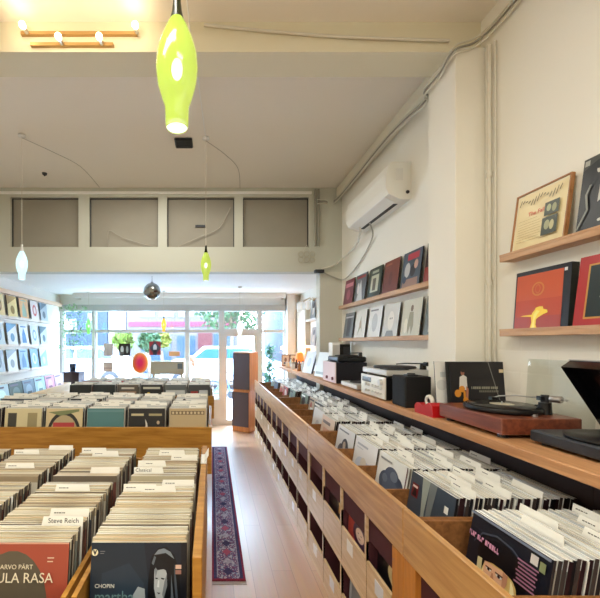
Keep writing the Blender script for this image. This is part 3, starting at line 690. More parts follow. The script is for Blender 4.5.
for ci, cx in enumerate(C3):
    for ri, yy in enumerate((5.45, 6.0)):
        nm = 'the %s bin, %s column, window table' % (('front', 'back')[ri], ordn[ci])
        n = 26 if ri == 0 else 26
        if ri == 0: fr = (sleeve(MB(), cm((40, 44, 46)), SIDE_D[0], TOPS_C[1], K3[ci][1], SZ, SZ, .008), K3[ci][0])
        else: fr = (cover(rnd_art(rk)), 'record cover at the front of '+nm)
        fill(nm, n, .0165, (cx, yy), (0, 1), 0, .13, .6655, VC, False, fr, cards_for(n, 3, None, 90+ci*5+ri), jit=.008)
# --- rack along the left wall
t = empty('wall_record_rack', (-2.68, 4.95, 0), 'pale wooden record rack along the left wall under the display shelves', 'record rack')
W_pale = wood('pale_wood', (214, 182, 136), (230, 202, 160), .4, (14, 1, 14), 3.0)
def pt(mb, name, par=t):
    for i, v in enumerate(mb.v): mb.v[i] = v-Vector((-2.68, 4.95, 0))
    return mb.build(name, par)
pt(MB().box(-2.42, -2.40, 3.60, 6.30, .74, .93, W_pale), 'front_board'); pt(MB().box(-2.94, -2.42, 3.62, 6.28, .76, .78, W_bin), 'bin_floor')
pt(MB().box(-2.94, -2.42, 3.60, 3.62, .0, .93, W_pale), 'side_panel'); pt(MB().box(-2.94, -2.42, 6.28, 6.30, .0, .93, W_pale), 'side_panel')
pt(MB().box(-2.94, -2.925, 3.62, 6.28, .0, 1.0, W_pale), 'back_panel')
for i in range(7): pt(MB().box(-2.92, -2.42, 3.62+.3325*(i+1)-.005, 3.62+.3325*(i+1)+.005, .78, .9, W_bin), 'divider')
lw = ['pink and white', 'pink lettered', 'pale blue', 'blue and grey', 'dark green', 'light blue', 'dark', 'pale blue striped']
lwc = [(226, 190, 200), (220, 160, 190), (170, 210, 230), (110, 140, 160), (60, 90, 90), (180, 214, 230), (50, 60, 70), (170, 200, 220)]
for i in range(8):
    yc = 6.28-.166-.3325*i
    nm = 'the left wall rack bin %s from the window' % ['first', 'second', 'third', 'fourth', 'fifth', 'sixth', 'seventh', 'eighth'][i]
    a_ = [('r', 0, 0, 1, 1, lwc[i]), ('e', .5, .55, .28, .25, tuple(min(255, v+40) for v in lwc[i])), ('r', .1, .85, .7, .92, (90, 96, 120)), ('r', .3, .3, .7, .5, tuple(int(v*.7) for v in lwc[i]))]
    fill(nm, 9, .016, (-2.50, yc), (-1, 0), PI/2, .16, .7805, VC, False, (sleeve(MB(), cm(lwc[i]), SIDE_D[2], TOPS_C[1], a_, SZ, SZ, .008), '%s record cover in %s' % (lw[i], nm)), {}, jit=.003)
o = REST.build('record_sleeves'); tag(o, 'record sleeves packed upright in the remaining bins, edges of pale plastic and dark spines', 'record sleeves', None, 'stuff')

# ================================================================== WALL SHELVES AND DISPLAYED RECORDS
def wall_shelf(label, x0, x1, a, b_, z, m=W_shelf, grp=None, lip=True):
    mb = MB().box(x0, x1, a, b_, z-.028, z, m, None, .002)
    o = mb.build('picture_shelf')
    if lip:
        xl = x0 if x0 > 0 else x1-.006
        MB().box(xl, xl+.006, a, b_, z, z+.012, m).build('lip', o)
    return tag(o, label, 'wall shelf', grp)
wall_shelf('narrow wooden wall shelf holding the framed letter poster, right of the pillar', 1.615, 1.70, .7, 2.08, 2.08)
wall_shelf('narrow wooden wall shelf under the orange sun record, right of the pillar', 1.615, 1.70, .7, 2.08, 1.665)
wall_shelf('upper narrow wooden shelf of records under the air conditioner', 1.615, 1.70, 2.595, 4.72, 2.055)
wall_shelf('lower narrow wooden shelf of records under the air conditioner', 1.615, 1.70, 2.595, 4.72, 1.65)
def disp(label, y, z, art, base, w=SZ, h=SZ, t=.008, side=None, tilt=.13, right=True, x=None, name='display_record', cat='record sleeve', deco=None):
    mb = sleeve(MB(), cm(base), side or SIDE_D[2], side or SIDE_D[2], art, w, h, t)
    xx = x if x is not None else (1.636 if right else -2.895)
    o = mb.build(name, None, (xx, y, z+.0015), (-tilt, 0, -PI/2 if right else PI/2))
    tag(o, label, cat)
    if deco: deco(o)
    return o
ycs = [4.47, 4.12, 3.76, 3.42, 3.07, 2.72]
up = [('maroon record with pink print', [('r', 0, 0, 1, 1, (104, 30, 46)), ('r', .1, .7, .9, .85, (196, 120, 130)), ('e', .5, .4, .2, .2, (150, 70, 90))], (104, 30, 46)),
      ('grey and white crowd photo record', [('r', 0, 0, 1, 1, (84, 88, 92)), ('p', [(.2, 0), (.5, .8), (.8, 0)], (190, 192, 192)), ('r', .1, .85, .9, .93, (150, 50, 50)), ('e', .3, .5, .1, .2, (210, 206, 200))], (84, 88, 92)),
      ('dark green record with a pale framed picture', [('r', 0, 0, 1, 1, (38, 54, 46)), ('r', .2, .2, .8, .75, (190, 190, 170)), ('r', .35, .25, .6, .65, (90, 84, 70)), ('r', .25, .82, .75, .9, (170, 176, 160))], (38, 54, 46)),
      ('plain brown maroon record', [('r', 0, 0, 1, 1, (112, 54, 44)), ('r', .1, .86, .5, .92, (150, 90, 70)), ('e', .5, .45, .12, .2, (96, 42, 36))], (112, 54, 44)),
      ('blue grey collage record with a red banner', [('r', 0, 0, 1, 1, (70, 84, 100)), ('r', .25, .76, .85, .93, (176, 50, 66)), ('e', .3, .5, .15, .2, (190, 190, 190)), ('e', .6, .45, .14, .16, (40, 40, 50)), ('r', .1, .05, .9, .25, (150, 120, 110)), ('e', .75, .6, .1, .12, (200, 160, 140)), ('e', .2, .25, .1, .1, (40, 60, 90))], (70, 84, 100)),
      ('dark record with a red lower half', [('r', 0, 0, 1, 1, (40, 24, 34)), ('r', 0, 0, 1, .4, (140, 44, 40)), ('e', .5, .6, .2, .2, (90, 60, 80))], (40, 24, 34))]
lo = [('dark grey lettered record', [('r', 0, 0, 1, 1, (96, 98, 98)), ('r', .3, .1, .7, .9, (50, 52, 54)), ('r', .1, .8, .9, .86, (180, 180, 180))], (96, 98, 98)),
      ('white record with a green plant drawing', [('r', 0, 0, 1, 1, (222, 218, 206)), ('p', [(.3, .1), (.5, .8), (.7, .2), (.55, .4)], (150, 156, 120)), ('e', .5, .5, .1, .15, (180, 160, 130))], (222, 218, 206)),
      ('white record with faint grey print', [('r', 0, 0, 1, 1, (224, 224, 220)), ('e', .5, .5, .22, .3, (190, 192, 190)), ('r', .1, .88, .7, .93, (130, 130, 130))], (224, 224, 220)),
      ('pale grey record with a sketched face', [('r', 0, 0, 1, 1, (206, 206, 200)), ('e', .5, .5, .2, .28, (230, 226, 216)), ('e', .45, .56, .03, .03, (90, 90, 90)), ('e', .57, .56, .03, .03, (90, 90, 90)), ('p', [(.2, .0), (.8, 0), (.7, .2), (.3, .2)], (130, 130, 126))], (206, 206, 200)),
      ('cream record with a walking figure', [('r', 0, 0, 1, 1, (204, 202, 184)), ('e', .5, .76, .07, .09, (120, 100, 80)), ('p', [(.4, .66), (.6, .66), (.66, .3), (.58, .05), (.5, .3), (.4, .05), (.34, .3)], (150, 146, 120)), ('e', .25, .3, .1, .2, (226, 220, 200))], (204, 202, 184)),
      ('dark record with white flecks', [('r', 0, 0, 1, 1, (90, 96, 90)), ('e', .5, .6, .2, .2, (220, 220, 210)), ('r', .2, .1, .8, .3, (190, 190, 180))], (90, 96, 90))]
pos_ = ['farthest on', 'second farthest on', 'third farthest on', 'fourth farthest on', 'second from pillar on', 'beside the pillar on']
for i, y in enumerate(ycs):
    disp('%s, %s the upper far shelf' % (up[i][0], pos_[i]), y, 2.055, up[i][1], up[i][2], w=.29)
    disp('%s, %s the lower far shelf' % (lo[i][0], pos_[i]), y, 1.65, lo[i][1], lo[i][2], w=.29)
# near shelves
def paper_lines():
    a = [('r', .03, .03, .97, .97, (226, 208, 158))]
    for k_ in range(8): a.append(('r', .08, .46-.045*k_, .52+.04*(k_ % 2), .465-.045*k_, (168, 140, 84)))
    for k_ in range(6): a.append(('r', .55, .12-.0*k_, .9, .125, (168, 140, 84)))
    for k_ in range(14): 
        x_ = .07+.06*k_; a.append(('p', [(x_, .80+.05*math.sin(k_)), (x_+.04, .88+.03*math.cos(k_)), (x_+.05, .86+.03*math.cos(k_)), (x_+.015, .79+.05*math.sin(k_))], (120, 104, 70)))
    a += [('r', .62, .46, .88, .68, (50, 60, 40)), ('r', .60, .14, .88, .43, (44, 54, 36)), ('e', .7, .58, .04, .06, (170, 176, 130)), ('e', .8, .56, .04, .07, (150, 150, 110)), ('e', .7, .3, .05, .08, (160, 160, 120)), ('e', .79, .28, .04, .08, (190, 186, 140)), ('r', .12, .50, .5, .505, (168, 140, 84))]
    return a
t = empty('framed_poster', (1.640, 1.87, 2.0815), 'framed cream letter poster with red heading and two dark photos on the upper near shelf', 'framed poster', None, (-.13, 0, -PI/2))
fr = MB(); q = .155
for x0_, x1_, z0_, z1_ in ((-q, -q+.007, 0, .315), (q-.007, q, 0, .315), (-q+.007, q-.007, 0, .007), (-q+.007, q-.007, .308, .315)): fr.box(x0_, x1_, -.012, .006, z0_, z1_, wood('frame_wood', (150, 100, 58), (170, 122, 76), .4, (5, 5, 5), 4))
fr.build('frame', t)
ps = sleeve(MB(), M_paper, M_paper, M_paper, paper_lines(), .297, .302, .003).build('print', t, (0, -.004, .0065))
text_mesh('heading_lettering', 'The Fall', .030, cm((206, 60, 50)), t, (-.065, -.0105, .178), (PI/2, 0, 0), .0002)
B = (20, 20, 22)
fig = [('r', 0, 0, 1, 1, (60, 62, 56)), ('p', [(0, 0), (1, 0), (1, .80), (.92, .9), (.8, .86), (.72, .95), (.6, .88), (.5, .96), (.38, .88), (.26, .95), (.12, .9), (0, .84)], (16, 17, 18)), ('r', .02, .9, .09, .97, (170, 170, 160))]
for cx_, zt_ in ((.24, .86), (.46, .88), (.68, .86), (.88, .84)): fig += [('e', cx_, zt_-.06, .035, .05, (196, 194, 184)), ('e', cx_, zt_-.02, .045, .035, (10, 10, 11))]
fig += [('p', [(.27, .36), (.31, .38), (.33, .56), (.28, .58)], (190, 188, 178)), ('p', [(.55, .26), (.60, .30), (.62, .52), (.66, .58), (.62, .64), (.57, .52)], (196, 194, 184)), ('e', .36, .70, .04, .02, (206, 204, 194)), ('e', .33, .12, .03, .02, (206, 204, 194)), ('e', .53, .17, .03, .02, (206, 204, 194)), ('e', .74, .30, .03, .03, (206, 204, 194)),
        ('p', [(.80, .4), (.83, .4), (.85, .6), (.81, .6)], (190, 188, 178)), ('p', [(.03, .05), (.16, .3), (.12, .5), (.17, .62), (.14, .62), (.09, .5), (.13, .3), (.02, .08)], (120, 122, 112)), ('e', .64, .40, .05, .02, (150, 150, 140))]
disp('black and white group photo record, right of the framed poster', 1.51, 2.08, fig, (40, 40, 40), w=.31, h=.34, t=.012, x=1.640)
ring = [('r', 0, 0, 1, 1, (22, 24, 34)), ('r', .03, .0, .88, .93, (186, 70, 32)), ('r', .03, .5, .88, .93, (196, 84, 40)), ('e', .45, .67, .115, .115, (206, 130, 60)), ('e', .45, .67, .088, .088, (190, 76, 36)), ('e', .45, .67, .05, .08, (200, 104, 54)), ('e', .45, .67, .035, .055, (190, 76, 36)),
        ('r', .03, 0, .88, .22, (170, 66, 52)), ('e', .42, .0, .14, .04, (244, 190, 50)), ('p', [(.34, .0), (.49, .0), (.455, .08), (.46, .17), (.50, .20), (.58, .24), (.66, .27), (.65, .31), (.58, .33), (.57, .37), (.50, .375), (.44, .36), (.42, .32), (.38, .28), (.37, .25), (.20, .245), (.15, .235), (.20, .228), (.36, .215), (.375, .12)], (250, 216, 70)), ('p', [(.38, .02), (.44, .02), (.43, .15), (.47, .24), (.52, .30), (.46, .32), (.41, .26), (.40, .14)], (254, 240, 130)), ('r', .90, .88, .95, .93, (220, 220, 216))]
disp('orange record with a thin ring and yellow flame, in a thick black box', 1.86, 1.665, ring, (30, 28, 36), w=.31, h=.31, t=.034, side=cm((40, 42, 38)), x=1.656, tilt=.07)
redf = [('r', 0, 0, 1, 1, (168, 34, 34)), ('r', .13, .12, 1, .88, (190, 140, 60)), ('r', .155, .145, 1, .855, (20, 34, 34)), ('e', .68, .62, .2, .2, (226, 180, 60)), ('e', .68, .62, .15, .15, (20, 34, 34)), ('r', .32, .40, .62, .42, (220, 220, 210))]
disp('red bordered record with a gold line and dark centre, right of the orange one', 1.51, 1.665, redf, (168, 34, 34), w=.33, h=.32, t=.012)
# left wall
M_lsh = mat('pale_shelf', (226, 220, 214), .5)
for z, nm in ((1.973, 'top'), (1.57, 'middle'), (1.19, 'bottom')):
    wall_shelf('narrow pale shelf, %s of three on the left wall' % nm, -2.96, -2.875, 4.2, 6.62, z, M_lsh)
lrow = [[('cream record with a brown drawing', (226, 206, 160), (150, 120, 90)), ('cream record with a yellow drawing', (230, 210, 150), (170, 140, 80)), ('pale orange and teal record', (222, 176, 130), (150, 180, 170)), ('white record with a red picture', (230, 226, 226), (206, 110, 110)), ('grey blue portrait record', (180, 196, 206), (110, 130, 150))],
        [('pale blue framed record', (196, 214, 226), (130, 160, 190)), ('white record with a blue corner', (226, 232, 238), (120, 170, 214)), ('white record with a blue diagonal', (226, 232, 240), (96, 144, 200)), ('pale record with a grey blue disc', (206, 220, 230), (130, 160, 190)), ('grey blue figure record', (190, 206, 216), (100, 130, 150))],
        [('blue grey record', (180, 196, 210), (110, 130, 150)), ('white record with a grey ring', (220, 226, 232), (160, 176, 190)), ('blue patterned record', (150, 180, 206), (90, 130, 170)), ('blue record with a pale head', (130, 166, 196), (206, 220, 230)), ('blue record with white clouds', (140, 176, 206), (214, 226, 236))]]
lpos = ['nearest the camera', 'second from near end', 'middle one', 'second from the window', 'closest to the window']
for r_, z in enumerate((1.973, 1.57, 1.19)):
    for i, y in enumerate((5.05, 5.39, 5.725, 6.07, 6.40)):
        nme, bg, fg = lrow[r_][i]
        art = [('r', 0, 0, 1, 1, bg), ('r', 0, 0, .06, 1, tuple(int(v*.8) for v in bg))]
        if i % 3 == 0: art += [('e', .5, .5, .25, .3, fg), ('e', .5, .5, .14, .18, bg)]
        elif i % 3 == 1: art += [('p', [(0, .55), (1, .95), (1, 1), (0, 1)], fg), ('e', .5, .35, .2, .2, tuple(int(v*.9) for v in fg))]
        else: art += [('p', [(.25, .1), (.75, .1), (.7, .5), (.5, .85), (.3, .5)], fg), ('r', .2, .86, .8, .92, fg)]
        disp('%s, %s left wall shelf, %s' % (nme, ('top', 'middle', 'bottom')[r_], lpos[i]), y, z, art, bg, w=.27, right=False)
# bay shelf behind the column, right wall, two prints
wall_shelf('short pale shelf high on the right wall beyond the column', 1.62, 1.70, 5.75, 6.4, 1.99, M_lsh)
wall_shelf('short pale shelf low on the right wall beyond the column', 1.62, 1.70, 5.75, 6.4, 1.545, M_lsh)
disp('grey photo record on the short upper shelf beyond the column', 6.02, 1.99, [('r', 0, 0, 1, 1, (120, 120, 116)), ('e', .5, .5, .2, .3, (200, 190, 180)), ('e', .5, .7, .2, .14, (50, 46, 46))], (120, 120, 116), w=.29)
disp('brownish portrait record on the short lower shelf beyond the column', 6.02, 1.545, [('r', 0, 0, 1, 1, (150, 140, 130)), ('e', .5, .5, .22, .3, (190, 170, 150)), ('e', .5, .72, .22, .14, (70, 56, 50))], (150, 140, 130), w=.29)

# ================================================================== WORKTOP AND WHAT STANDS ON IT
ZW = 1.175
t = empty('worktop', (1.47, 4.0, ZW), 'long narrow wooden worktop on the right wall above the record racks', 'worktop')
MB().box(-.23, .226, -3.4, -1.705, -.045, 0, W_top, None, .004).box(-.23, .038, -1.705, -1.405, -.045, 0, W_top).box(-.23, .226, -1.405, .832, -.045, 0, W_top).box(-.23, -.064, .832, 1.008, -.045, 0, W_top).box(-.23, .226, 1.008, 3.1, -.045, 0, W_top).build('board', t)
for yb in (-3.1, -2.3, -1.2, -.2, .7, 1.7, 2.25):
    MB().box(.20, .226, yb-.012, yb+.012, -.30, -.045, M_dark).box(.02, .20, yb-.012, yb+.012, -.065, -.045, M_dark).build('bracket', t)
# walnut turntable (aisle side)
t = empty('turntable', (1.455, 1.855, ZW), 'walnut turntable with black platter and chrome tonearm beside the leaning guitar record', 'turntable')
MB().box(-.178, .178, -.225, .225, .018, .090, W_dark, None, .004).build('plinth', t)
for a in (-.14, .14):
    for b_ in (-.18, .18): MB().cyl((a, b_, 0), (a, b_, .018), .022, .018, M_black).build('foot', t)
MB().lathe([(0.001, .092), (.155, .092), (.160, .098), (.160, .112), (.157, .116), (.001, .116)], M_black, (-.01, -.01, 0), 40).build('platter', t)
pl = [c for c in t.children if c.name.startswith('platter')][0]
MB().lathe([(.001, .1165), (.150, .1165), (.152, .119), (.150, .121), (.050, .121), (.049, .1215), (.001, .1215)], mat('vinyl', (22, 22, 24), .25), (-.01, -.01, 0), 40).lathe([(.001, .122), (.05, .122)], cm((190, 182, 160)), (-.01, -.01, 0), 24).build('mat_and_disc', pl)
MB().cyl((-.01, -.01, .12), (-.01, -.01, .135), .004, .003, M_steel, 10).build('spindle', t)
arm = MB(); px_, py_ = .115, -.11
arm.cyl((px_, py_, .09), (px_, py_, .145), .028, .024, M_black, 20).cyl((px_, py_, .145), (px_, py_, .18), .016, .016, M_dark, 16).box(px_-.03, px_+.03, py_-.012, py_+.012, .155, .175, M_black)
arm.tube([(px_, py_, .165), (.07, .0, .162), (.04, .07, .150), (.025, .085, .140)], .0035, M_steel).box(.008, .035, .078, .105, .128, .142, M_black)
arm.build('tonearm', t)
MB().cyl((px_+.005, py_-.025, .165), (px_+.018, py_-.065, .166), .016, .016, M_steel, 16).cyl((px_+.018, py_-.065, .166), (px_+.024, py_-.085, .166), .004, .004, M_steel, 8).build('counterweight', t)
MB().cyl((.02, -.16, .09), (.02, -.16, .10), .014, .014, M_steel, 14).build('speed_knob', t)
MB().cyl((px_+.04, py_+.05, .09), (px_+.04, py_+.05, .12), .006, .006, M_black, 10).box(px_+.012, px_+.045, py_+.03, py_+.07, .12, .124, M_black).build('arm_rest', t)
# black turntable with open lid
t = empty('turntable', (1.515, 1.36, ZW), 'black turntable with an open dark dust cover at the right edge of the picture', 'turntable')
MB().box(-.16, .155, -.22, .22, .012, .058, mat('charcoal_plastic', (44, 48, 54), .4), None, .006).build('plinth', t)
for a in (-.12, .12):
    for b_ in (-.18, .18): MB().cyl((a, b_, 0), (a, b_, .012), .018, .016, M_black, 12).build('foot', t)
MB().lathe([(.001, .059), (.140, .059), (.143, .066), (.140, .072), (.001, .072)], M_black, (-.01, .02, 0), 36).build('platter', t)
MB().cyl((.10, -.13, .058), (.10, -.13, .09), .018, .016, M_black).tube([(.10, -.13, .088), (.06, -.02, .086), (.03, .04, .08)], .003, M_dark).build('tonearm', t)
L = Matrix.Translation((.150, 0, .062)) @ Matrix.Rotation(math.radians(56), 4, 'Y')
lid = MB(); lidm = mat('smoked_lid', (14, 15, 18), .15, spec=.6)
lid.box(-.315, 0, -.22, .22, .045, .049, lidm, L).box(-.315, 0, .216, .22, 0, .045, lidm, L).box(-.315, 0, -.22, -.216, 0, .045, lidm, L).box(-.315, -.311, -.216, .216, 0, .045, lidm, L)
lid.box(-.32, -.3, -.22, .225, .049, .053, M_silver, L)
lid.build('dust_cover', t)
MB().box(.138, .152, -.15, -.11, .05, .068, M_black).box(.138, .152, .11, .15, .05, .068, M_black).build('hinge', t)
# clear lid standing between the turntables and the wall
t = MB(); L = Matrix.Translation((1.672, 1.62, ZW+.002)) @ Matrix.Rotation(.06, 4, 'Y')
t.box(0, .003, 0, .36, 0, .34, glassy('lid_clear', (245, 246, 244), .03), L)
o = t.build('dust_cover_sheet'); tag(o, 'clear acrylic dust cover leaning on the wall behind the walnut turntable', 'dust cover')
# leaning guitar record facing the camera
gt = [('r', 0, 0, 1, 1, (22, 20, 26)), ('e', .23, .80, .035, .055, (150, 100, 80)), ('e', .235, .84, .038, .035, (40, 26, 22)), ('p', [(.15, .48), (.30, .48), (.30, .72), (.24, .76), (.17, .72)], (206, 202, 196)), ('e', .12, .42, .06, .07, (206, 134, 40)), ('e', .20, .50, .055, .06, (206, 134, 40)),
      ('p', [(.28, .56), (.32, .5), (.30, .30), (.26, .28)], (170, 110, 84)), ('p', [(.22, .46), (.26, .46), (.26, .30), (.22, .28)], (206, 134, 40)), ('p', [(.27, .30), (.31, .30), (.42, .04), (.38, .04)], (180, 140, 100)), ('e', .255, .30, .05, .05, (206, 134, 40)), ('r', .90, .80, .98, .86, (206, 186, 150)), ('p', [(.70, 1), (.715, 1), (.93, .1), (.915, .1)], (120, 120, 116))]
for k_ in range(15): gt.append(('r', .37+.032*k_, .50, .37+.032*k_+(.024 if k_ % 5 else .014), .545, (150, 148, 132)))
for k_ in range(11): gt.append(('r', .50+.032*k_, .44, .50+.032*k_+.022, .475, (120, 118, 106)))
def leaning(label, x, y, art, base, tilt=.12, rz=0, z=ZW, w=SZ, t_=.006, deco=None):
    mb = sleeve(MB(), cm(base), SIDE_D[0], SIDE_D[0], art, w, SZ, t_)
    o = mb.build('record_sleeve', None, (x, y, z+.001), (-tilt, 0, rz)); tag(o, label, 'record sleeve'); N_IND[0] += 1
    if deco: deco(o)
    return o
leaning('black record cover with a guitarist in a white vest, leaning behind the walnut turntable', 1.545, 2.135, gt, (20, 20, 26), .10)
MBs = leaning('dark grey record sleeve peeking out behind the guitarist cover', 1.535, 2.155, [('r', 0, 0, 1, 1, (50, 52, 50)), ('r', .90, .78, .99, .86, (200, 180, 150))], (50, 52, 50), .10)
leaning('white record sleeve with faint print standing left of the guitarist cover', 1.495, 2.20, [('r', 0, 0, 1, 1, (226, 226, 222)), ('r', .1, .7, .4, .8, (190, 196, 196)), ('e', .12, .55, .1, .1, (206, 208, 206))], (226, 226, 222), .10)
# red tape dispenser
t = empty('tape_dispenser', (1.288, 2.20, ZW), 'red tape dispenser with a clear roll on the worktop', 'tape dispenser', None, (0, 0, PI/2))
mb = MB(); mb.prism([(-.10, 0), (.085, 0), (.09, .04), (.07, .062), (.03, .062), (-.01, .055), (-.06, .080), (-.095, .065)], -.035, .035, mat('red_plastic', (176, 22, 26), .3)); mb.build('body', t)
MB().torus((-.01, 0, .080), .028, .012, mat('clear_tape', (214, 210, 200), .2), 'Y').build('tape_roll', t); MB().torus((-.01, 0, .080), .016, .004, M_black, 'Y').build('tape_core', t)
# small black speaker
t = empty('desk_speaker', (1.345, 2.50, ZW), 'small black box speaker on the worktop before the silver amplifier', 'speaker')
MB().box(-.085, .085, -.09, .09, 0, .205, M_blackm, None, .006).build('cabinet', t)
MB().box(-.089, -.085, -.078, .078, .012, .193, mat('grille_cloth', (34, 38, 44), .9, bump=.4, bscale=400), None, .002).build('grille', t)
MB().cyl((.0, .0, .205), (.0, .0, .222), .028, .024, M_black).box(-.05, .02, -.05, .0, .205, .215, M_dark).build('volume_dock', t)
# amplifier and its turntable
t = empty('stereo_amplifier', (1.44, 2.92, ZW), 'silver faced stereo amplifier on the worktop under a silver turntable', 'amplifier')
MB().box(-.165, .17, -.205, .205, .01, .165, M_black, None, .003).build('case', t)
fp = MB().box(-.176, -.165, -.215, .215, .008, .170, mat('champagne_metal', (226, 222, 210), .3, .25), None, .002).build('front_panel', t)
for z_ in (.045, .09):
    for y_ in (-.16, -.12, -.07, -.02, .05, .10): MB().cyl((-.176, y_, z_), (-.192, y_, z_), .012 if z_ > .05 else .008, .011 if z_ > .05 else .007, M_silver, 14).build('knob', t)
MB().cyl((-.176, -.16, .13), (-.198, -.16, .13), .024, .022, M_silver, 20).build('volume_knob', t)
MB().box(-.178, -.1762, .02, .19, .112, .15, mat('meter_face', (70, 70, 66), .2)).build('meter', t)
for a in (-.13, .13):
    for b_ in (-.17, .17): MB().cyl((a, b_, 0), (a, b_, .01), .02, .02, M_black, 12).build('foot', t)
t = empty('turntable', (1.46, 2.92, ZW+.171), 'silver turntable with a black tonearm on top of the silver amplifier', 'turntable')
MB().box(-.185, .18, -.22, .215, .012, .055, M_silver, None, .006).build('plinth', t)
for a in (-.13, .13):
    for b_ in (-.16, .16): MB().cyl((a, b_, 0), (a, b_, .012), .02, .018, M_black, 12).build('foot', t)
MB().lathe([(.001, .056), (.150, .056), (.154, .062), (.150, .072), (.001, .072)], M_dark, (-.01, .02, 0), 36).build('platter', t)
MB().cyl((.12, -.15, .055), (.12, -.15, .10), .024, .020, M_black).tube([(.12, -.19, .098), (.12, -.15, .10), (.06, -.02, .094), (.02, .05, .085)], .005, M_black).cyl((.12, -.17, .098), (.12, -.21, .098), .015, .015, M_black).build('tonearm', t)
MB().box(-.18, -.02, -.218, -.1, .055, .060, M_black).build('control_strip', t)
# flat silver deck
t = empty('flat_turntable', (1.46, 3.50, ZW), 'low grey flat turntable lying before the pink and black box', 'turntable')
MB().box(-.17, .18, -.2, .2, .008, .05, M_silver, None, .005).build('plinth', t); MB().lathe([(.001, .051), (.14, .051), (.143, .058), (.001, .058)], M_dark, (0, .02, 0), 32).build('platter', t)
for a in (-.13, .13):
    for b_ in (-.16, .16): MB().cyl((a, b_, 0), (a, b_, .008), .02, .018, M_black, 12).build('foot', t)
# pink fronted cabinet speaker
t = empty('record_player_case', (1.44, 4.05, ZW), 'black box record player case with a pale pink front on the worktop', 'record player')
MB().box(-.15, .17, -.21, .21, .006, .222, mat('navy_case', (18, 18, 30), .5), None, .004).build('case', t)
MB().box(-.163, -.15, -.21, .21, .006, .222, mat('pink_front', (234, 212, 214), .5), None, .003).build('front_panel', t)
for y_ in (-.14, .05): MB().cyl((-.163, y_, .05), (-.178, y_, .05), .018, .016, cm((110, 50, 60)), 16).build('knob', t)
for a in (-.12, .12):
    for b_ in (-.17, .17): MB().cyl((a, b_, 0), (a, b_, .006), .015, .015, M_black, 10).build('foot', t)
t = empty('portable_turntable', (1.46, 4.02, ZW+.2225), 'small black portable turntable on top of the pink fronted case', 'turntable')
MB().box(-.15, .15, -.17, .17, .005, .06, M_black, None, .012).build('plinth', t); MB().lathe([(.001, .061), (.12, .061), (.12, .07), (.001, .07)], M_dark, (0, 0, 0), 28).build('platter', t)
MB().cyl((.1, -.13, .06), (.1, -.13, .1), .02, .018, M_black).tube([(.1, -.16, .1), (.1, -.13, .1), (.03, .03, .09)], .005, M_black).build('tonearm', t)
for a in (-.12, .12):
    for b_ in (-.14, .14): MB().cyl((a, b_, 0), (a, b_, .005), .012, .012, M_black, 10).build('foot', t)
t = empty('box_speaker', (1.475, 4.47, ZW), 'white box speaker standing behind the pink fronted case', 'speaker')
MB().box(-.045, .045, -.07, .07, 0, .43, M_white, None, .004).build('cabinet', t); MB().box(-.038, .038, -.074, -.07, .03, .40, mat('pale_grille', (206, 206, 202), .8)).build('grille', t)
t = empty('box_speaker', (1.60, 4.47, ZW), 'black box speaker next to the white one at the column', 'speaker')
MB().box(-.045, .045, -.07, .07, 0, .41, M_blackm, None, .004).build('cabinet', t); MB().box(-.038, .038, -.074, -.07, .03, .38, M_dark).build('grille', t)
leaning('white record sleeve leaning on the worktop just before the column', 1.35, 4.67, [('r', 0, 0, 1, 1, (224, 228, 226)), ('r', .1, .1, .9, .2, (160, 170, 170))], (226, 228, 226), .25, -1.42, w=.28)
leaning('pale record sleeve leaning on a dark one on the worktop beyond the column', 1.34, 5.24, [('r', 0, 0, 1, 1, (220, 224, 230)), ('e', .5, .5, .2, .2, (190, 200, 214))], (220, 224, 230), .28, -1.40, w=.30)
leaning('dark record sleeve behind the pale one on the worktop beyond the column', 1.359, 5.245, [('r', 0, 0, 1, 1, (40, 42, 50))], (40, 42, 50), .28, -1.40, w=.30)
leaning('whitish record sleeve leaning on the worktop near the orange lamp', 1.53, 5.62, [('r', 0, 0, 1, 1, (232, 232, 230)), ('r', .2, .3, .8, .6, (206, 206, 206))], (232, 232, 230), .3, -1.40, w=.28)
# orange table lamp
t = empty('table_lamp', (1.53, 6.46, ZW), 'small glowing orange table lamp at the far end of the worktop', 'lamp')
MB().lathe([(.001, 0), (.05, 0), (.05, .012), (.012, .02), (.01, .10), (.001, .10)], M_dark).build('base', t)
MB().lathe([(.07, .09), (.075, .12), (.06, .24), (.045, .26), (.001, .262)], mat('orange_shade', (206, 120, 50), .5, emit=.7, ergb=(255, 140, 56))).build('lamp_shade', t)
l = bpy.data.lights.new('lamp_light', 'POINT'); l.energy = 6; l.color = (1, .5, .14); l.shadow_soft_size = .04
lo_ = bpy.data.objects.new('lamp_light', l); COL.objects.link(lo_); lo_.location = (1.53, 6.46, ZW+.32)
MB().sphere((0, 0, .15), .022, mat('warm_bulb', (255, 220, 170), .5, emit=6)).build('bulb', t)
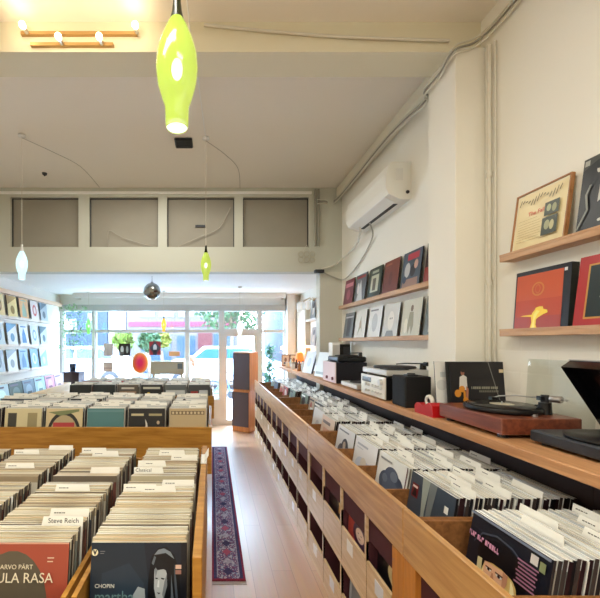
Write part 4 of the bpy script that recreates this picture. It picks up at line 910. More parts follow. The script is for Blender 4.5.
# bottles, cups and frames at the far end
rr = random.Random(5)
smalls = [('bottle', 'small amber bottle', (150, 90, 40)), ('bottle', 'small clear bottle', (210, 216, 214)), ('bottle', 'dark green bottle', (40, 60, 44)), ('jar', 'white jar', (226, 226, 222)), ('bottle', 'tall brown bottle', (90, 56, 36)), ('jar', 'small red jar', (160, 50, 44)), ('jar', 'cream cup', (220, 206, 180)), ('bottle', 'pale blue bottle', (170, 196, 210))]
for i, (nm, lab, c) in enumerate(smalls):
    x = 1.32+.09*(i % 3); y = 5.55+.145*i+.05; m_ = cm(c, .25)
    if x > 1.25 and y > 6.9: y = 6.85
    t = empty(nm, (x, y, ZW), lab+' among the small things at the far end of the worktop', nm)
    if nm == 'bottle':
        MB().lathe([(.001, 0), (.026, 0), (.028, .01), (.028, .085), (.012, .11), (.011, .135), (.001, .135)], m_, n=18).build('body', t); MB().lathe([(.001, .1355), (.013, .1355), (.013, .15), (.001, .15)], M_dark, n=14).build('cap', t)
    else:
        MB().lathe([(.001, 0), (.03, 0), (.034, .01), (.034, .07), (.03, .075), (.001, .075)], m_, n=18).build('body', t); MB().lathe([(.001, .0755), (.031, .0755), (.031, .088), (.001, .088)], M_silver, n=18).build('lid', t)
for x, y, c, lab in ((1.36, 6.86, (120, 84, 60), 'small brown framed picture standing at the far end of the worktop'), (1.50, 6.82, (60, 56, 60), 'small dark framed picture near the shop window on the worktop')):
    t = empty('framed_picture', (x, y, ZW+.002), lab, 'picture frame', None, (-.16, 0, -.5))
    f = MB(); 
    for a, b_, c0, c1 in ((-.075, -.06, 0, .21), (.06, .075, 0, .21), (-.06, .06, 0, .015), (-.06, .06, .195, .21)): f.box(a, b_, -.008, .008, c0, c1, cm(c))
    f.build('frame', t); sleeve(MB(), cm((206, 196, 180)), cm(c), cm(c), [('e', .5, .55, .2, .22, (130, 100, 80)), ('r', .2, .1, .8, .3, (90, 110, 120))], .12, .18, .004).build('picture', t, (0, 0, .015))

# tall cupboard panel, right wall
t = empty('tall_cupboard', (1.66, 6.75, 0), 'tall cream cupboard against the right wall by the shop window', 'cupboard')
mc = mat('cream_panel', (224, 214, 196), .5)
MB().box(-.035, .04, -.35, .30, 0, 1.125, mc).box(-.035, .04, -.35, .30, 1.18, 2.2, mc).build('body', t); MB().box(-.045, -.035, -.34, -.03, 1.2, 2.18, mc).build('door', t); MB().box(-.045, -.035, -.02, .29, 1.2, 2.18, mc).build('door', t)
t['label'] = 'tall cream cupboard against the right wall by the shop window'

# ================================================================== WALL AND CEILING FITTINGS
# air conditioner
t = empty('air_conditioner', (XR, 3.63, 2.83), 'white split air conditioner high on the right wall above the record shelves', 'air conditioner')
prof = [(0, 0), (-.10, .0), (-.19, .045), (-.215, .10), (-.215, .22), (-.19, .295), (-.16, .32), (0, .32)]
def prof_prism(pr, a, b_, m): 
    mb = MB(); n = len(pr); vs = [(x, a, z) for x, z in pr]+[(x, b_, z) for x, z in pr]
    mb.add(vs, [tuple(range(n)), tuple(range(n, 2*n))[::-1]]+[(i, n+i, n+(i+1) % n, (i+1) % n) for i in range(n)], m); return mb
M_ac = mat('ac_plastic', (236, 234, 224), .3)
prof_prism(prof, -.47, .47, M_ac).build('body', t)
prof_prism([(-.105, -.004), (-.192, .040), (-.196, .046), (-.105, .0005)], -.40, .40, mat('ac_flap', (246, 246, 242), .2)).build('flap', t)
prof_prism([(-.060, -.003), (-.098, -.003), (-.098, .002), (-.060, .002)], -.36, .36, M_dark).build('vent_slot', t)
prof_prism([(-.216, .11), (-.219, .12), (-.219, .22), (-.216, .23)], -.45, .45, M_ac).build('front_panel', t)
MB().box(-.13, -.07, -.474, -.469, .16, .26, mat('ac_grey', (226, 224, 216), .4)).build('end_cover', t); MB().cyl((-.03, -.469, .06), (-.03, -.476, .06), .015, .015, M_dark, 12).build('drain_cap', t)
# AC hoses
def cable(label, pts, r, m, cat='cable', name='cable', grp=None):
    P = [Vector(p) for p in pts]; out = []
    for i in range(len(P)-1):
        p0 = P[max(0, i-1)]; p1 = P[i]; p2 = P[i+1]; p3 = P[min(len(P)-1, i+2)]
        for k_ in range(6):
            t_ = k_/6; out.append(0.5*((2*p1)+(-p0+p2)*t_+(2*p0-5*p1+4*p2-p3)*t_*t_+(-p0+3*p1-3*p2+p3)*t_**3))
    out.append(P[-1])
    o = MB().tube(out, r, m, 8).build(name); return tag(o, label, cat, grp)
cable('white hose running from the air conditioner down to the column corner', [(1.56, 3.9, 2.815), (1.60, 4.0, 2.78), (1.66, 4.3, 2.72), (1.60, 4.79, 2.62), (1.42, 4.80, 2.56)], .011, M_pvc, 'hose', 'hose')
cable('thin grey hose looping from the air conditioner towards the column', [(1.60, 3.75, 2.815), (1.67, 3.85, 2.70), (1.68, 4.2, 2.52), (1.66, 4.6, 2.40), (1.62, 4.80, 2.44), (1.44, 4.80, 2.52)], .008, mat('grey_hose', (176, 172, 160), .5), 'hose', 'hose')
o = MB().box(1.33, 1.45, 4.77, 4.835, 2.51, 2.55, M_dark, None, .006).build('junction_box'); tag(o, 'small dark junction box under the bulkhead beside the column', 'junction box')
# vertical pipes in the bulkhead corner
for x, lab in ((1.345, 'left of the two grey vertical pipes at the end of the bulkhead'), (1.385, 'right of the two grey vertical pipes at the end of the bulkhead')):
    o = MB().cyl((x, 4.815, 2.86), (x, 4.815, 3.6), .015, .015, mat('grey_pipe', (150, 146, 132), .5), 12).build('pipe'); tag(o, lab, 'pipe')
# conduits beside pillar
o = MB().cyl((1.675, 2.235, 1.18), (1.675, 2.235, 3.40), .011, .011, M_pvc, 12).cyl((1.675, 2.235, 2.6), (1.675, 2.235, 2.63), .016, .016, M_pvc, 12).cyl((1.675, 2.235, 1.95), (1.675, 2.235, 1.98), .016, .016, M_pvc, 12).build('conduit_pipe'); tag(o, 'off-white vertical conduit pipe on the wall beside the pillar, thicker one', 'pipe')
o = MB().cyl((1.688, 2.205, 1.18), (1.688, 2.205, 3.40), .006, .006, M_pvc, 10).build('conduit_pipe'); tag(o, 'thin vertical pipe on the wall just right of the thicker conduit', 'pipe')
def lb(pts, off): return [(a+off[0], b_+off[1], c+off[2]) for a, b_, c in pts]
run = [(1.68, .9, 3.55), (1.68, 2.02, 3.47), (1.64, 2.28, 3.44), (1.495, 2.285, 3.38), (1.49, 2.42, 3.34), (1.49, 2.60, 3.335), (1.60, 2.78, 3.39), (1.605, 3.4, 3.455), (1.61, 4.78, 3.43), (1.45, 4.79, 3.41), (1.36, 4.78, 3.40)]
for i, (o_, r_, c_, lab) in enumerate((((0, 0, 0), .007, M_pvc, 'lowest cable of the white bundle crossing the pillar under the ceiling'), ((0, -.004, .026), .006, mat('grey_cable', (150, 148, 136), .5), 'grey middle cable of the bundle crossing the pillar under the ceiling'), ((0, -.006, .050), .005, M_pvc, 'topmost cable of the white bundle crossing the pillar under the ceiling'))):
    cable(lab, lb(run, o_), r_, c_)
cable('thick pale cable drooping along the face of the cross beam', [(-.05, 2.325, 3.60), (.4, 2.325, 3.555), (.9, 2.325, 3.52), (1.49, 2.325, 3.50)], .009, M_pvc)
# track lights on the beam
warm = mat('spot_bulb', (255, 236, 200), .4, emit=14, ergb=(255, 224, 176))
for i, (xa, xb, z, bulbs, lab) in enumerate(((-1.20, -.47, 3.545, (-1.16, -.47), 'upper ceiling light bar with two glowing bulbs on the cross beam'), (-1.14, -.62, 3.475, (-.94, -.69), 'lower ceiling light bar with two glowing bulbs on the cross beam'))):
    t = empty('light_bar', ((xa+xb)/2, 2.33, z), lab, 'light')
    cx_ = (xa+xb)/2
    MB().box(xa-cx_, xb-cx_, -.012, .009, -.010, .010, mat('brass_bar', (186, 150, 96), .4, .4)).build('bar', t)
    for b_ in bulbs:
        MB().cyl((b_-cx_, -.012, 0), (b_-cx_, -.05, 0), .012, .016, M_steel, 14).build('socket', t)
        MB().sphere((b_-cx_, -.068, 0), .02, warm).build('bulb', t)
        l = bpy.data.lights.new('bulb_light', 'POINT'); l.energy = .8; l.color = (1, .80, .52); l.shadow_soft_size = .03
        lo_ = bpy.data.objects.new('bulb_light', l); COL.objects.link(lo_); lo_.location = (b_, 2.18, z-.02)
# pendants
def green_mat(name, c, e, alpha, es):
    m = bpy.data.materials.new(name); m.use_nodes = True; nt = m.node_tree; b = nt.nodes['Principled BSDF']
    b.inputs['Base Color'].default_value = (*lin(c), 1); b.inputs['Roughness'].default_value = .12
    b.inputs['Emission Color'].default_value = (*lin(e), 1); b.inputs['Emission Strength'].default_value = es; b.inputs['Alpha'].default_value = alpha
    return m
G1 = green_mat('green_glass', (140, 170, 50), (204, 216, 104), .80, .62)
G2 = green_mat('aqua_glass', (180, 220, 226), (190, 236, 240), .75, .9)
G3 = green_mat('amber_glass', (230, 170, 50), (250, 180, 40), .8, 1.0)
G4 = green_mat('white_glass', (230, 235, 230), (240, 250, 250), .8, .6)
G5 = green_mat('leaf_green_glass', (110, 190, 90), (130, 220, 120), .8, .7)
BULB = mat('pendant_bulb', (255, 255, 250), .4, emit=7, ergb=(250, 252, 255))
def pendant(label, x, y, zb, zc, g, s=1.0, dark_neck=True, light=0):
    t = empty('pendant_lamp', (x, y, zb), label, 'pendant lamp')
    MB().lathe([(.026*s, 0), (.029*s, .008*s), (.030*s, .055*s), (.036*s, .07*s), (.048*s, .11*s), (.053*s, .15*s), (.050*s, .19*s), (.040*s, .225*s), (.028*s, .255*s), (.018*s, .275*s)], g, n=32).build('lamp_shade', t)
    nk = mat('dark_neck', (34, 40, 20), .25) if dark_neck else M_silver
    MB().lathe([(.0182*s, .275*s), (.013*s, .295*s), (.010*s, .32*s), (.0095*s, .345*s), (.001, .346*s)], nk, n=20).build('neck', t)
    MB().lathe([(.001, .012*s), (.024*s, .012*s), (.024*s, .004*s), (.0255*s, .002*s)], mat('opal_lens', (236, 240, 240), .3, emit=.8), n=24).build('lens', t)
    MB().sphere((0, 0, .15*s), .014*s, BULB, sz=1.9).build('bulb', t)
    MB().tube([(0, 0, .345*s), (0, 0, zc-zb-.02)], .0022, mat('pale_flex', (206, 198, 180), .6), 6).build('flex', t)
    MB().lathe([(.001, zc-zb-.02), (.035, zc-zb-.02), (.03, zc-zb-.002), (.001, zc-zb-.002)], M_white, n=20).build('ceiling_rose', t)
    return t
pendant('large bright green bottle shaped pendant lamp hanging nearest the camera', -.089, .94, 2.145, ZC, G1)
pendant('green bottle pendant lamp hanging before the bulkhead, seen smaller', -.06, 3.65, 2.215, ZC, G1)
pendant('pale aqua bottle pendant lamp hanging at the left side', -1.85, 3.60, 2.215, ZC, G2, dark_neck=False)
pendant('amber pendant lamp hanging by the shop window', -.86, 6.6, 1.80, ZL, G3, .85)
pendant('white pendant lamp hanging before the glass door', .46, 6.1, 1.70, ZL, G4, .95, False)
pendant('leaf green pendant lamp hanging by the left part of the shop window', -2.25, 6.75, 1.76, ZL, G5, 1.0, False)
cable('thin pale cable running along the ceiling to the small green pendant', [(-.06, 3.64, 3.60), (-.09, 3.1, 3.60), (-.12, 2.60, 3.59), (-.12, 2.57, 3.425), (-.13, 2.32, 3.42), (-.14, 2.31, 3.58), (-.16, 1.6, 3.61)], .005, M_white)
for a, lab in (((-1.85, 3.6), 'thin cable swagged on the ceiling by the aqua pendant'), ((-.06, 3.65), 'thin cable swagged on the ceiling behind the small green pendant')):
    cable(lab, [(a[0], a[1]+.01, 3.60), (a[0]+.2, a[1]+.25, 3.585), (a[0]+.36, a[1]+.6, 3.60), (a[0]+.42, a[1]+1.1, 3.58)], .003, mat('grey_flex', (170, 162, 148), .6))
cable('thin white cable drooping across the second clerestory panel', [(-1.36, 4.865, 2.86), (-1.355, 4.865, 3.08), (-1.2, 4.865, 3.0), (-.9, 4.865, 2.9), (-.74, 4.865, 2.865)], .004, mat('grey_flex', (170, 162, 148), .6))
cable('thin grey cable curving across the third clerestory panel', [(-.45, 4.865, 2.87), (-.15, 4.865, 3.0), (.1, 4.865, 3.12), (.24, 4.865, 3.38)], .005, mat('grey_flex', (170, 162, 148), .6))
# mirror ball
t = empty('mirror_ball', (-.83, 5.12, 2.315), 'silver mirror ball hanging from the low ceiling of the bay', 'mirror ball')
mb = MB(); n_, k_ = 26, 16; r_ = .118
mm = mat('mirror_tile', (150, 152, 150), .08, 1.0)
for i in range(k_):
    a0, a1 = PI*i/k_, PI*(i+1)/k_
    for j in range(n_):
        b0, b1 = 2*PI*j/n_, 2*PI*(j+1)/n_
        s_ = lambda a, b: Vector((math.sin(a)*math.cos(b), math.sin(a)*math.sin(b), math.cos(a)))*r_
        mb.add([s_(a0+.002, b0), s_(a1, b0), s_(a1, b1), s_(a0+.002, b1)], [(0, 1, 2, 3)], mm)
mb.build('ball', t); MB().cyl((0, 0, .115), (0, 0, .13), .02, .015, M_steel, 14).tube([(0, 0, .13), (0, 0, .213)], .002, M_dark, 6).build('hanging_cord', t)
# ceiling vent, hook
t = empty('ceiling_vent', (-.285, 3.74, ZC), 'small black square ceiling vent beside the green pendant cable', 'ceiling vent')
MB().box(-.09, .09, -.09, .09, -.02, 0, M_black, None, .015).build('frame', t)
for i in range(5): MB().box(-.07, .07, -.065+.03*i, -.055+.03*i, -.024, -.02, M_dark).build('slat', t)
o = MB().cyl((-2.0, 4.42, ZC), (-2.0, 4.42, ZC-.02), .03, .025, M_dark, 16).cyl((-2.0, 4.42, ZC-.02), (-2.0, 4.42, ZC-.035), .01, .008, M_black, 10).build('sprinkler_head'); tag(o, 'tiny dark ceiling fitting above the left clerestory panel', 'ceiling fitting')
# small dark plate on third clerestory panel
o = MB().box(-.22, -.09, 4.885, 4.899, 3.13, 3.16, M_dark).build('name_plate'); tag(o, 'small dark plate on the third clerestory panel', 'plate')
# wire ring rack hanging on bulkhead
t = empty('ring_hanger', (1.232, 4.815, 2.755), 'wire hanger with six small rings on the bulkhead', 'ring hanger')
for i in range(3):
    for j in range(2): MB().torus((-.075+.075*i, 0, .0-.072*j), .033, .004, mat('pale_wire', (190, 184, 160), .4), 'Y', 24, 6).build('ring', t)
MB().tube([(-.05, 0, .033), (0, 0, .12), (.05, 0, .033)], .003, M_pvc, 6).build('hanging_wire', t)
# wall lamp in the bay
t = empty('wall_lamp', (XR, 5.95, 1.98), 'white wall lamp with curved arms and tulip glasses beyond the column', 'wall lamp')
brs = mat('pale_brass', (206, 190, 160), .35, .5)
MB().lathe([(.001, 0), (.06, 0), (.05, .02), (.001, .03)], brs, M=Matrix.Translation((0, .1, .3)) @ Matrix.Rotation(-PI/2, 4, 'Y')).build('wall_plate', t)
for k_, (dx, dy) in enumerate(((-.22, .25), (-.25, -.02), (-.16, -.12))):
    MB().tube([(-.02, .1, .3), (dx*.4, .1+dy*.3, .36), (dx*.85, .1+dy*.8, .30), (dx, .1+dy, .17), (dx, .1+dy, .15)], .008, brs).build('arm', t)
    MB().lathe([(.012, .15), (.03, .16), (.036, .20), (.030, .25), (.040, .29)], mat('opal_glass', (244, 242, 236), .3, emit=.25), (dx, .1+dy, 0), 18).build('glass_shade', t)

# ================================================================== SPEAKERS, RUG, WINDOW DISPLAY
def big_speaker(label, x, y, z, h):
    t = empty('floor_speaker', (x, y, z), label, 'speaker', None, (0, 0, -.60))
    MB().box(-.175, .175, -.15, .16, 0, h, W_spk, None, .006).build('cabinet', t)
    MB().box(-.170, .165, -.168, -.151, .10 if z < .1 else .03, h-.02, mat('speaker_cloth', (92, 80, 82), .95, bump=.5, bscale=300), None, .004).build('grille', t)
    return t
big_speaker('lower of two stacked wooden floor speakers with dark grilles beside the rack end', .60, 6.78, 0, .735)
big_speaker('upper of two stacked wooden floor speakers with dark grilles, near the glass door', .615, 6.78, .736, .70)
def rug_mat():
    m = bpy.data.materials.new('persian_runner'); m.use_nodes = True; nt = m.node_tree; b = nt.nodes['Principled BSDF']; b.inputs['Roughness'].default_value = .95
    b.inputs['Specular IOR Level'].default_value = .1
    tc = nt.nodes.new('ShaderNodeTexCoord'); mp = nt.nodes.new('ShaderNodeMapping'); mp.inputs['Scale'].default_value = (1, 1, 1); nt.links.new(tc.outputs['Object'], mp.inputs['Vector'])
    v = nt.nodes.new('ShaderNodeTexVoronoi'); v.inputs['Scale'].default_value = 46; v.feature = 'F1'; nt.links.new(mp.outputs['Vector'], v.inputs['Vector'])
    r = nt.nodes.new('ShaderNodeValToRGB'); cr = r.color_ramp; cr.interpolation = 'CONSTANT'
    cr.elements[0].position = 0; cr.elements[0].color = (*lin((176, 160, 170)), 1); cr.elements[1].position = .3; cr.elements[1].color = (*lin((64, 60, 100)), 1)
    for p, c in ((.42, (126, 70, 96)), (.52, (92, 96, 130)), (.68, (160, 158, 170))): e = cr.elements.new(p); e.color = (*lin(c), 1)
    nt.links.new(v.outputs['Distance'], r.inputs['Fac']); nt.links.new(r.outputs['Color'], b.inputs['Base Color'])
    return m
t = empty('runner_rug', (.112, 4.08, 0), 'narrow patterned purple and red runner rug on the aisle floor', 'rug')
MB().box(-.10, .10, -1.58, 1.58, .001, .007, rug_mat()).build('field', t)
gb = MB(); M_navy = mat('rug_navy', (52, 46, 84), .95, var=.35, vscale=70); M_lav = mat('rug_lavender', (150, 144, 160), .95, var=.35, vscale=60)
for xa in (-.10, .078): gb.box(xa, xa+.022, -1.58, 1.58, .007, .0085, M_navy)
for xa in (-.078, .072): gb.box(xa, xa+.006, -1.56, 1.56, .007, .0085, M_lav)
gb.build('guard_stripe', t)
md = MB()
for i_ in range(26):
    yc_ = -1.5+.12*i_; md.prism([(-.035, 0), (0, .045), (.035, 0), (0, -.045)], 0, .0012, (M_navy, M_lav, mat('rug_rose', (150, 70, 96), .95))[i_ % 3], Matrix.Translation((0, yc_, .0085)) @ Matrix.Rotation(PI/2, 4, 'X') @ Matrix.Translation((0, 0, 0)))
md.build('medallions', t)
M_red = mat('rug_red', (120, 26, 52), .95, var=.2, vscale=60)
MB().box(-.112, -.10, -1.6, 1.6, .001, .009, M_red).box(.10, .115, -1.6, 1.6, .001, .009, M_red).box(-.1, .1, 1.58, 1.6, .001, .009, M_red).box(-.1, .1, -1.6, -1.58, .001, .009, M_red).build('border', t)
fr = MB()
for i in range(46): x = -.11+.005*i; fr.box(x, x+.003, -1.6-.03-.006*R.random(), -1.6, .001, .004, cm((150, 130, 120)))
fr.build('fringe', t)
# dark plinth, potted bamboo
t = empty('plant_stand', (-2.56, 6.87, 0), 'dark tall stand by the left window carrying a potted plant', 'stand')
MB().box(-.14, .14, -.15, .15, 0, 1.05, mat('dark_cabinet', (56, 44, 54), .5), None, .006).build('body', t); MB().box(-.15, .15, -.16, .16, 1.05, 1.07, mat('dark_cabinet', (56, 44, 54), .5)).build('top', t)
def leafy(mb, base, n, h, spread, m, rnd, lw_=.018, ll=.11, z0=0.0):
    for i in range(n):
        a = rnd.uniform(0, 2*PI); rr_ = spread*math.sqrt(rnd.random()); z = base[2]+z0+(h-z0)*rnd.random()
        c = Vector((base[0]+rr_*math.cos(a), base[1]+rr_*math.sin(a), z)); d = Vector((rnd.uniform(-1, 1), rnd.uniform(-1, 1), rnd.uniform(-.6, .7))).normalized()
        s_ = d.cross(Vector((0, 0, 1))).normalized()*lw_; e = c+d*ll; m_ = c+d*ll*.5+Vector((0, 0, .012))
        mb.add([c, m_-s_, e, m_+s_], [(0, 1, 2, 3)], m)
    return mb
t = empty('potted_plant', (-2.58, 6.86, 1.071), 'slender green bamboo plant in a dark pot on the stand by the left window', 'potted plant')
MB().lathe([(.001, 0), (.05, 0), (.07, .15), (.064, .15), (.055, .12), (.001, .12)], mat('blue_pot', (40, 52, 76), .3)).build('pot', t)
st = MB(); rq = random.Random(2)
for i in range(5): st.tube([(rq.uniform(-.03, .03), rq.uniform(-.03, .03), .11), (rq.uniform(-.06, .06), rq.uniform(-.05, .05), .6), (rq.uniform(-.16, .16), rq.uniform(-.08, .08), 1.12)], .004, mat('stem_green', (90, 120, 70), .6), 6)
st.build('stem', t); leafy(MB(), (0, 0, 0), 240, 1.22, .24, mat('bamboo_leaf', (120, 170, 110), .5), rq, .012, .10, .35).build('foliage', t)
t = empty('potted_plant', (1.09, 6.98, 0), 'bushy green plant on the floor by the window right of the door', 'potted plant')
MB().lathe([(.001, 0), (.09, 0), (.11, .26), (.10, .26), (.09, .22), (.001, .22)], mat('clay_pot', (150, 96, 70), .7)).build('pot', t)
MB().tube([(0, 0, .2), (.02, 0, .7), (-.02, .01, 1.2)], .012, mat('stem_brown', (96, 74, 50), .7)).build('stem', t)
leafy(MB(), (0, 0, 0), 260, 1.55, .08, mat('fresh_leaf', (70, 140, 110), .5), rq, .02, .10, .8).build('foliage', t)
# window stickers and prints
t = empty('sunburst_disc', (-1.37, 7.05, 1.22), 'round sunburst disc fading from pink centre to orange rim, standing by the shop window', 'disc')
def sun_mat():
    m = bpy.data.materials.new('sunburst_print'); m.use_nodes = True; nt = m.node_tree; b = nt.nodes['Principled BSDF']; b.inputs['Roughness'].default_value = .6
    tc = nt.nodes.new('ShaderNodeTexCoord'); ln = nt.nodes.new('ShaderNodeVectorMath'); ln.operation = 'LENGTH'; nt.links.new(tc.outputs['Object'], ln.inputs[0])
    r = nt.nodes.new('ShaderNodeValToRGB'); cr = r.color_ramp; cr.elements[0].position = .05; cr.elements[0].color = (*lin((226, 16, 90)), 1); cr.elements[1].position = .19; cr.elements[1].color = (*lin((255, 180, 80)), 1)
    e = cr.elements.new(.12); e.color = (*lin((244, 90, 60)), 1); nt.links.new(ln.outputs['Value'], r.inputs['Fac']); nt.links.new(r.outputs['Color'], b.inputs['Base Color']); b.inputs['Emission Strength'].default_value = 0
    return m
MB().lathe([(.001, -.004), (.165, -.004), (.165, .004), (.001, .004)], sun_mat(), n=48).build('print', t, (0, 0, 0), (PI/2, 0, 0)).scale = (.85, 1.12, 1)
MB().lathe([(.166, -.006), (.180, -.006), (.180, .006), (.166, .006), (.166, -.006)], cm((250, 210, 150)), n=48).build('rim', t, (0, 0, 0), (PI/2, 0, 0)).scale = (.85, 1.12, 1)
MB().box(-.008, .008, .0, .012, -1.22, -.19, M_steel).box(-.12, .12, -.08, .10, -1.22, -1.205, M_steel).build('stand', t)
def stand_print(label, x, z, w, h, art, base, y=7.08):
    t = empty('window_print', (x, y, z), label, 'print')
    sleeve(MB(), cm(base), cm(base), cm(base), art, w, h, .012).build('print', t)
    MB().tube([(0, 0, h), (0, 0, 2.22-z)], .0015, M_dark, 6).build('hanging_cord', t)
    return t
stand_print('small black framed print with two pale portraits hanging in the shop window', -1.67, 1.36, .22, .23, [('r', 0, 0, 1, 1, (18, 18, 18)), ('e', .28, .5, .14, .3, (200, 206, 206)), ('e', .72, .5, .1, .3, (170, 180, 180)), ('r', .12, .1, .44, .3, (90, 90, 90))], (18, 18, 18))
stand_print('print with red corners and a dark figure hanging in the shop window', -1.09, 1.37, .22, .26, [('r', 0, 0, 1, 1, (150, 40, 54)), ('p', [(.5, 0), (1, .5), (.5, 1), (0, .5)], (60, 70, 90)), ('e', .5, .55, .16, .25, (210, 214, 220)), ('p', [(.3, 0), (.7, 0), (.6, .4), (.4, .4)], (30, 40, 60))], (120, 30, 40))
stand_print('orange brown small card hanging in the shop window', -.72, 1.35, .21, .09, [('r', 0, 0, 1, 1, (214, 150, 100)), ('r', .1, .2, .9, .8, (226, 170, 120))], (214, 150, 100))
stand_print('plain beige board, upper one, hanging in the shop window', -1.98, 1.35, .18, .24, [('r', 0, 0, 1, 1, (200, 186, 176))], (200, 186, 176))
stand_print('plain beige board, lower one, hanging in the shop window', -1.98, 1.06, .18, .18, [('r', 0, 0, 1, 1, (196, 180, 168)), ('r', 0, .3, 1, .4, (150, 130, 130))], (196, 180, 168), 7.04)
t = empty('window_display_box', (-.83, 6.95, 0), 'long grey beige display box with a small dark picture, before the shop window', 'display box')
MB().box(-.31, .31, -.08, .08, 1.02, 1.26, mat('beige_box', (170, 160, 136), .7), None, .006).build('body', t)
MB().box(.19, .28, -.084, -.08, 1.12, 1.22, cm((90, 100, 100))).build('picture', t)
for a in (-.26, .26): MB().box(a-.02, a+.02, -.05, .05, 0, 1.02, mat('beige_box', (170, 160, 136), .7)).build('leg', t)

# ================================================================== OUTSIDE
gm = mat('asphalt', (96, 100, 108), .9, var=.1)
struct('street', MB().box(-30, 30, YF+.12, 60, -.12, -.02, gm)); struct('pavement', MB().box(-30, 30, YF+.12, 10.6, -.02, 0, mat('pavement_stone', (206, 204, 200), .9)))
def building(label, x0, x1, y, h, wall, bands, depth=8):
    t = empty('building', ((x0+x1)/2, y, -.1), label, 'building'); cx_ = (x0+x1)/2
    MB().box(x0-cx_, x1-cx_, 0, depth, 0, h, wall).build('wall', t)
    MB().box(x0-cx_, x1-cx_, -.3, depth, h, h+.35, wall).build('cornice', t)
    for (a, b_, z0, z1, m_) in bands:
        f = MB().box(a-cx_, b_-cx_, -.06, .0, z0, z1, m_); w_ = f.build('window', t)
    return t
bl = mat('blue_cladding', (16, 38, 60), .6); blw = mat('pale_building', (120, 122, 124), .8); pk = mat('pink_stripe', (104, 30, 56), .7); redb = mat('red_front', (74, 22, 28), .7); gls = mat('shop_glass', (40, 60, 84), .15)
building('blue glass building across the street on the left', -11.5, -5.65, 20, 7, bl, [(-11.2, -10.2, 1.2, 2.6, blw), (-9.6, -8.6, 3.0, 3.8, blw), (-7.9, -7.3, 2.2, 3.0, blw), (-9.8, -9.0, .3, 2.3, gls), (-6.7, -6.3, 2.9, 3.3, blw)])
building('plain white building across the street between the blue and the pink striped one', -5.6, -4.65, 20.0, 6, blw, [(-5.5, -4.75, 2.8, 4.6, mat('white_panel', (236, 236, 236), .8))])
bb = []
for i in range(5): bb += [(-3.9+1.05*i, -3.1+1.05*i, 3.1, 3.6, blw), (-3.9+1.05*i, -3.1+1.05*i, 4.0, 4.5, blw)]
bb += [(-4.5, 1.3, 2.6, 2.85, pk), (-4.5, 1.3, 3.8, 3.9, pk), (-1.9, -.9, .1, 2.1, gls), (.1, 1.2, .1, 2.2, gls), (-.75, 0.0, .1, 2.3, redb), (-3.8, -2.2, .1, 2.2, gls)]
building('white building with pink stripes across the street', -4.6, 1.4, 20, 5.6, mat('rose_wall', (84, 78, 80), .8), bb)
building('pale blue grey building across the street right of the door', 4.2, 12, 22, 6.5, mat('greyblue_wall', (64, 80, 92), .8), [(4.8, 5.8, 2.4, 4, bl), (6.5, 7.5, 2.4, 4, bl), (4.8, 6.2, .3, 1.8, gls)])
def tree(label, x, y, h, r, c, n=800, z0=None):
    t = empty('street_tree', (x, y, -.02), label, 'tree'); rt = random.Random(int(x*10)+3)
    MB().tube([(0, 0, 0), (.03, 0, h*.35), (-.05, .02, h*.62)], .07, mat('bark', (110, 92, 76), .9)).build('trunk', t)
    mb = MB(); m_ = mat('leaf_%d_%d_%d' % c, c, .6)
    zc_ = h-r if z0 is None else z0
    for i in range(n):
        d = Vector((rt.gauss(0, 1), rt.gauss(0, 1), rt.gauss(0, 1))).normalized()*r*rt.random()**.35
        c0 = Vector((d.x, d.y*.8, zc_+d.z*.95)); u = Vector((rt.uniform(-1, 1), rt.uniform(-1, 1), rt.uniform(-1, 1))).normalized()*.13; w_ = u.cross(Vector((rt.uniform(-1, 1), rt.uniform(-1, 1), .3))).normalized()*.07
        mb.add([c0-u, c0+w_, c0+u, c0-w_], [(0, 1, 2, 3)], m_)
    mb.build('crown', t); return t
tree('yellow green bushy tree behind the black framed print', -2.89, 12.0, 2.02, .33, (78, 98, 26), 330)
tree('green street tree behind the red cornered print', -2.28, 13.4, 2.08, .40, (30, 66, 34), 380)
tree('yellow street tree right of the red cornered print', -2.02, 15.0, 2.1, .34, (98, 100, 28), 260)
tree('tall green street tree seen above the glass door', .8, 15.5, 5.0, 1.6, (40, 68, 38), 1300)
tree('tall green street tree at the right end of the shopfront', 3.7, 14.5, 5.0, 1.2, (34, 64, 46), 1000)
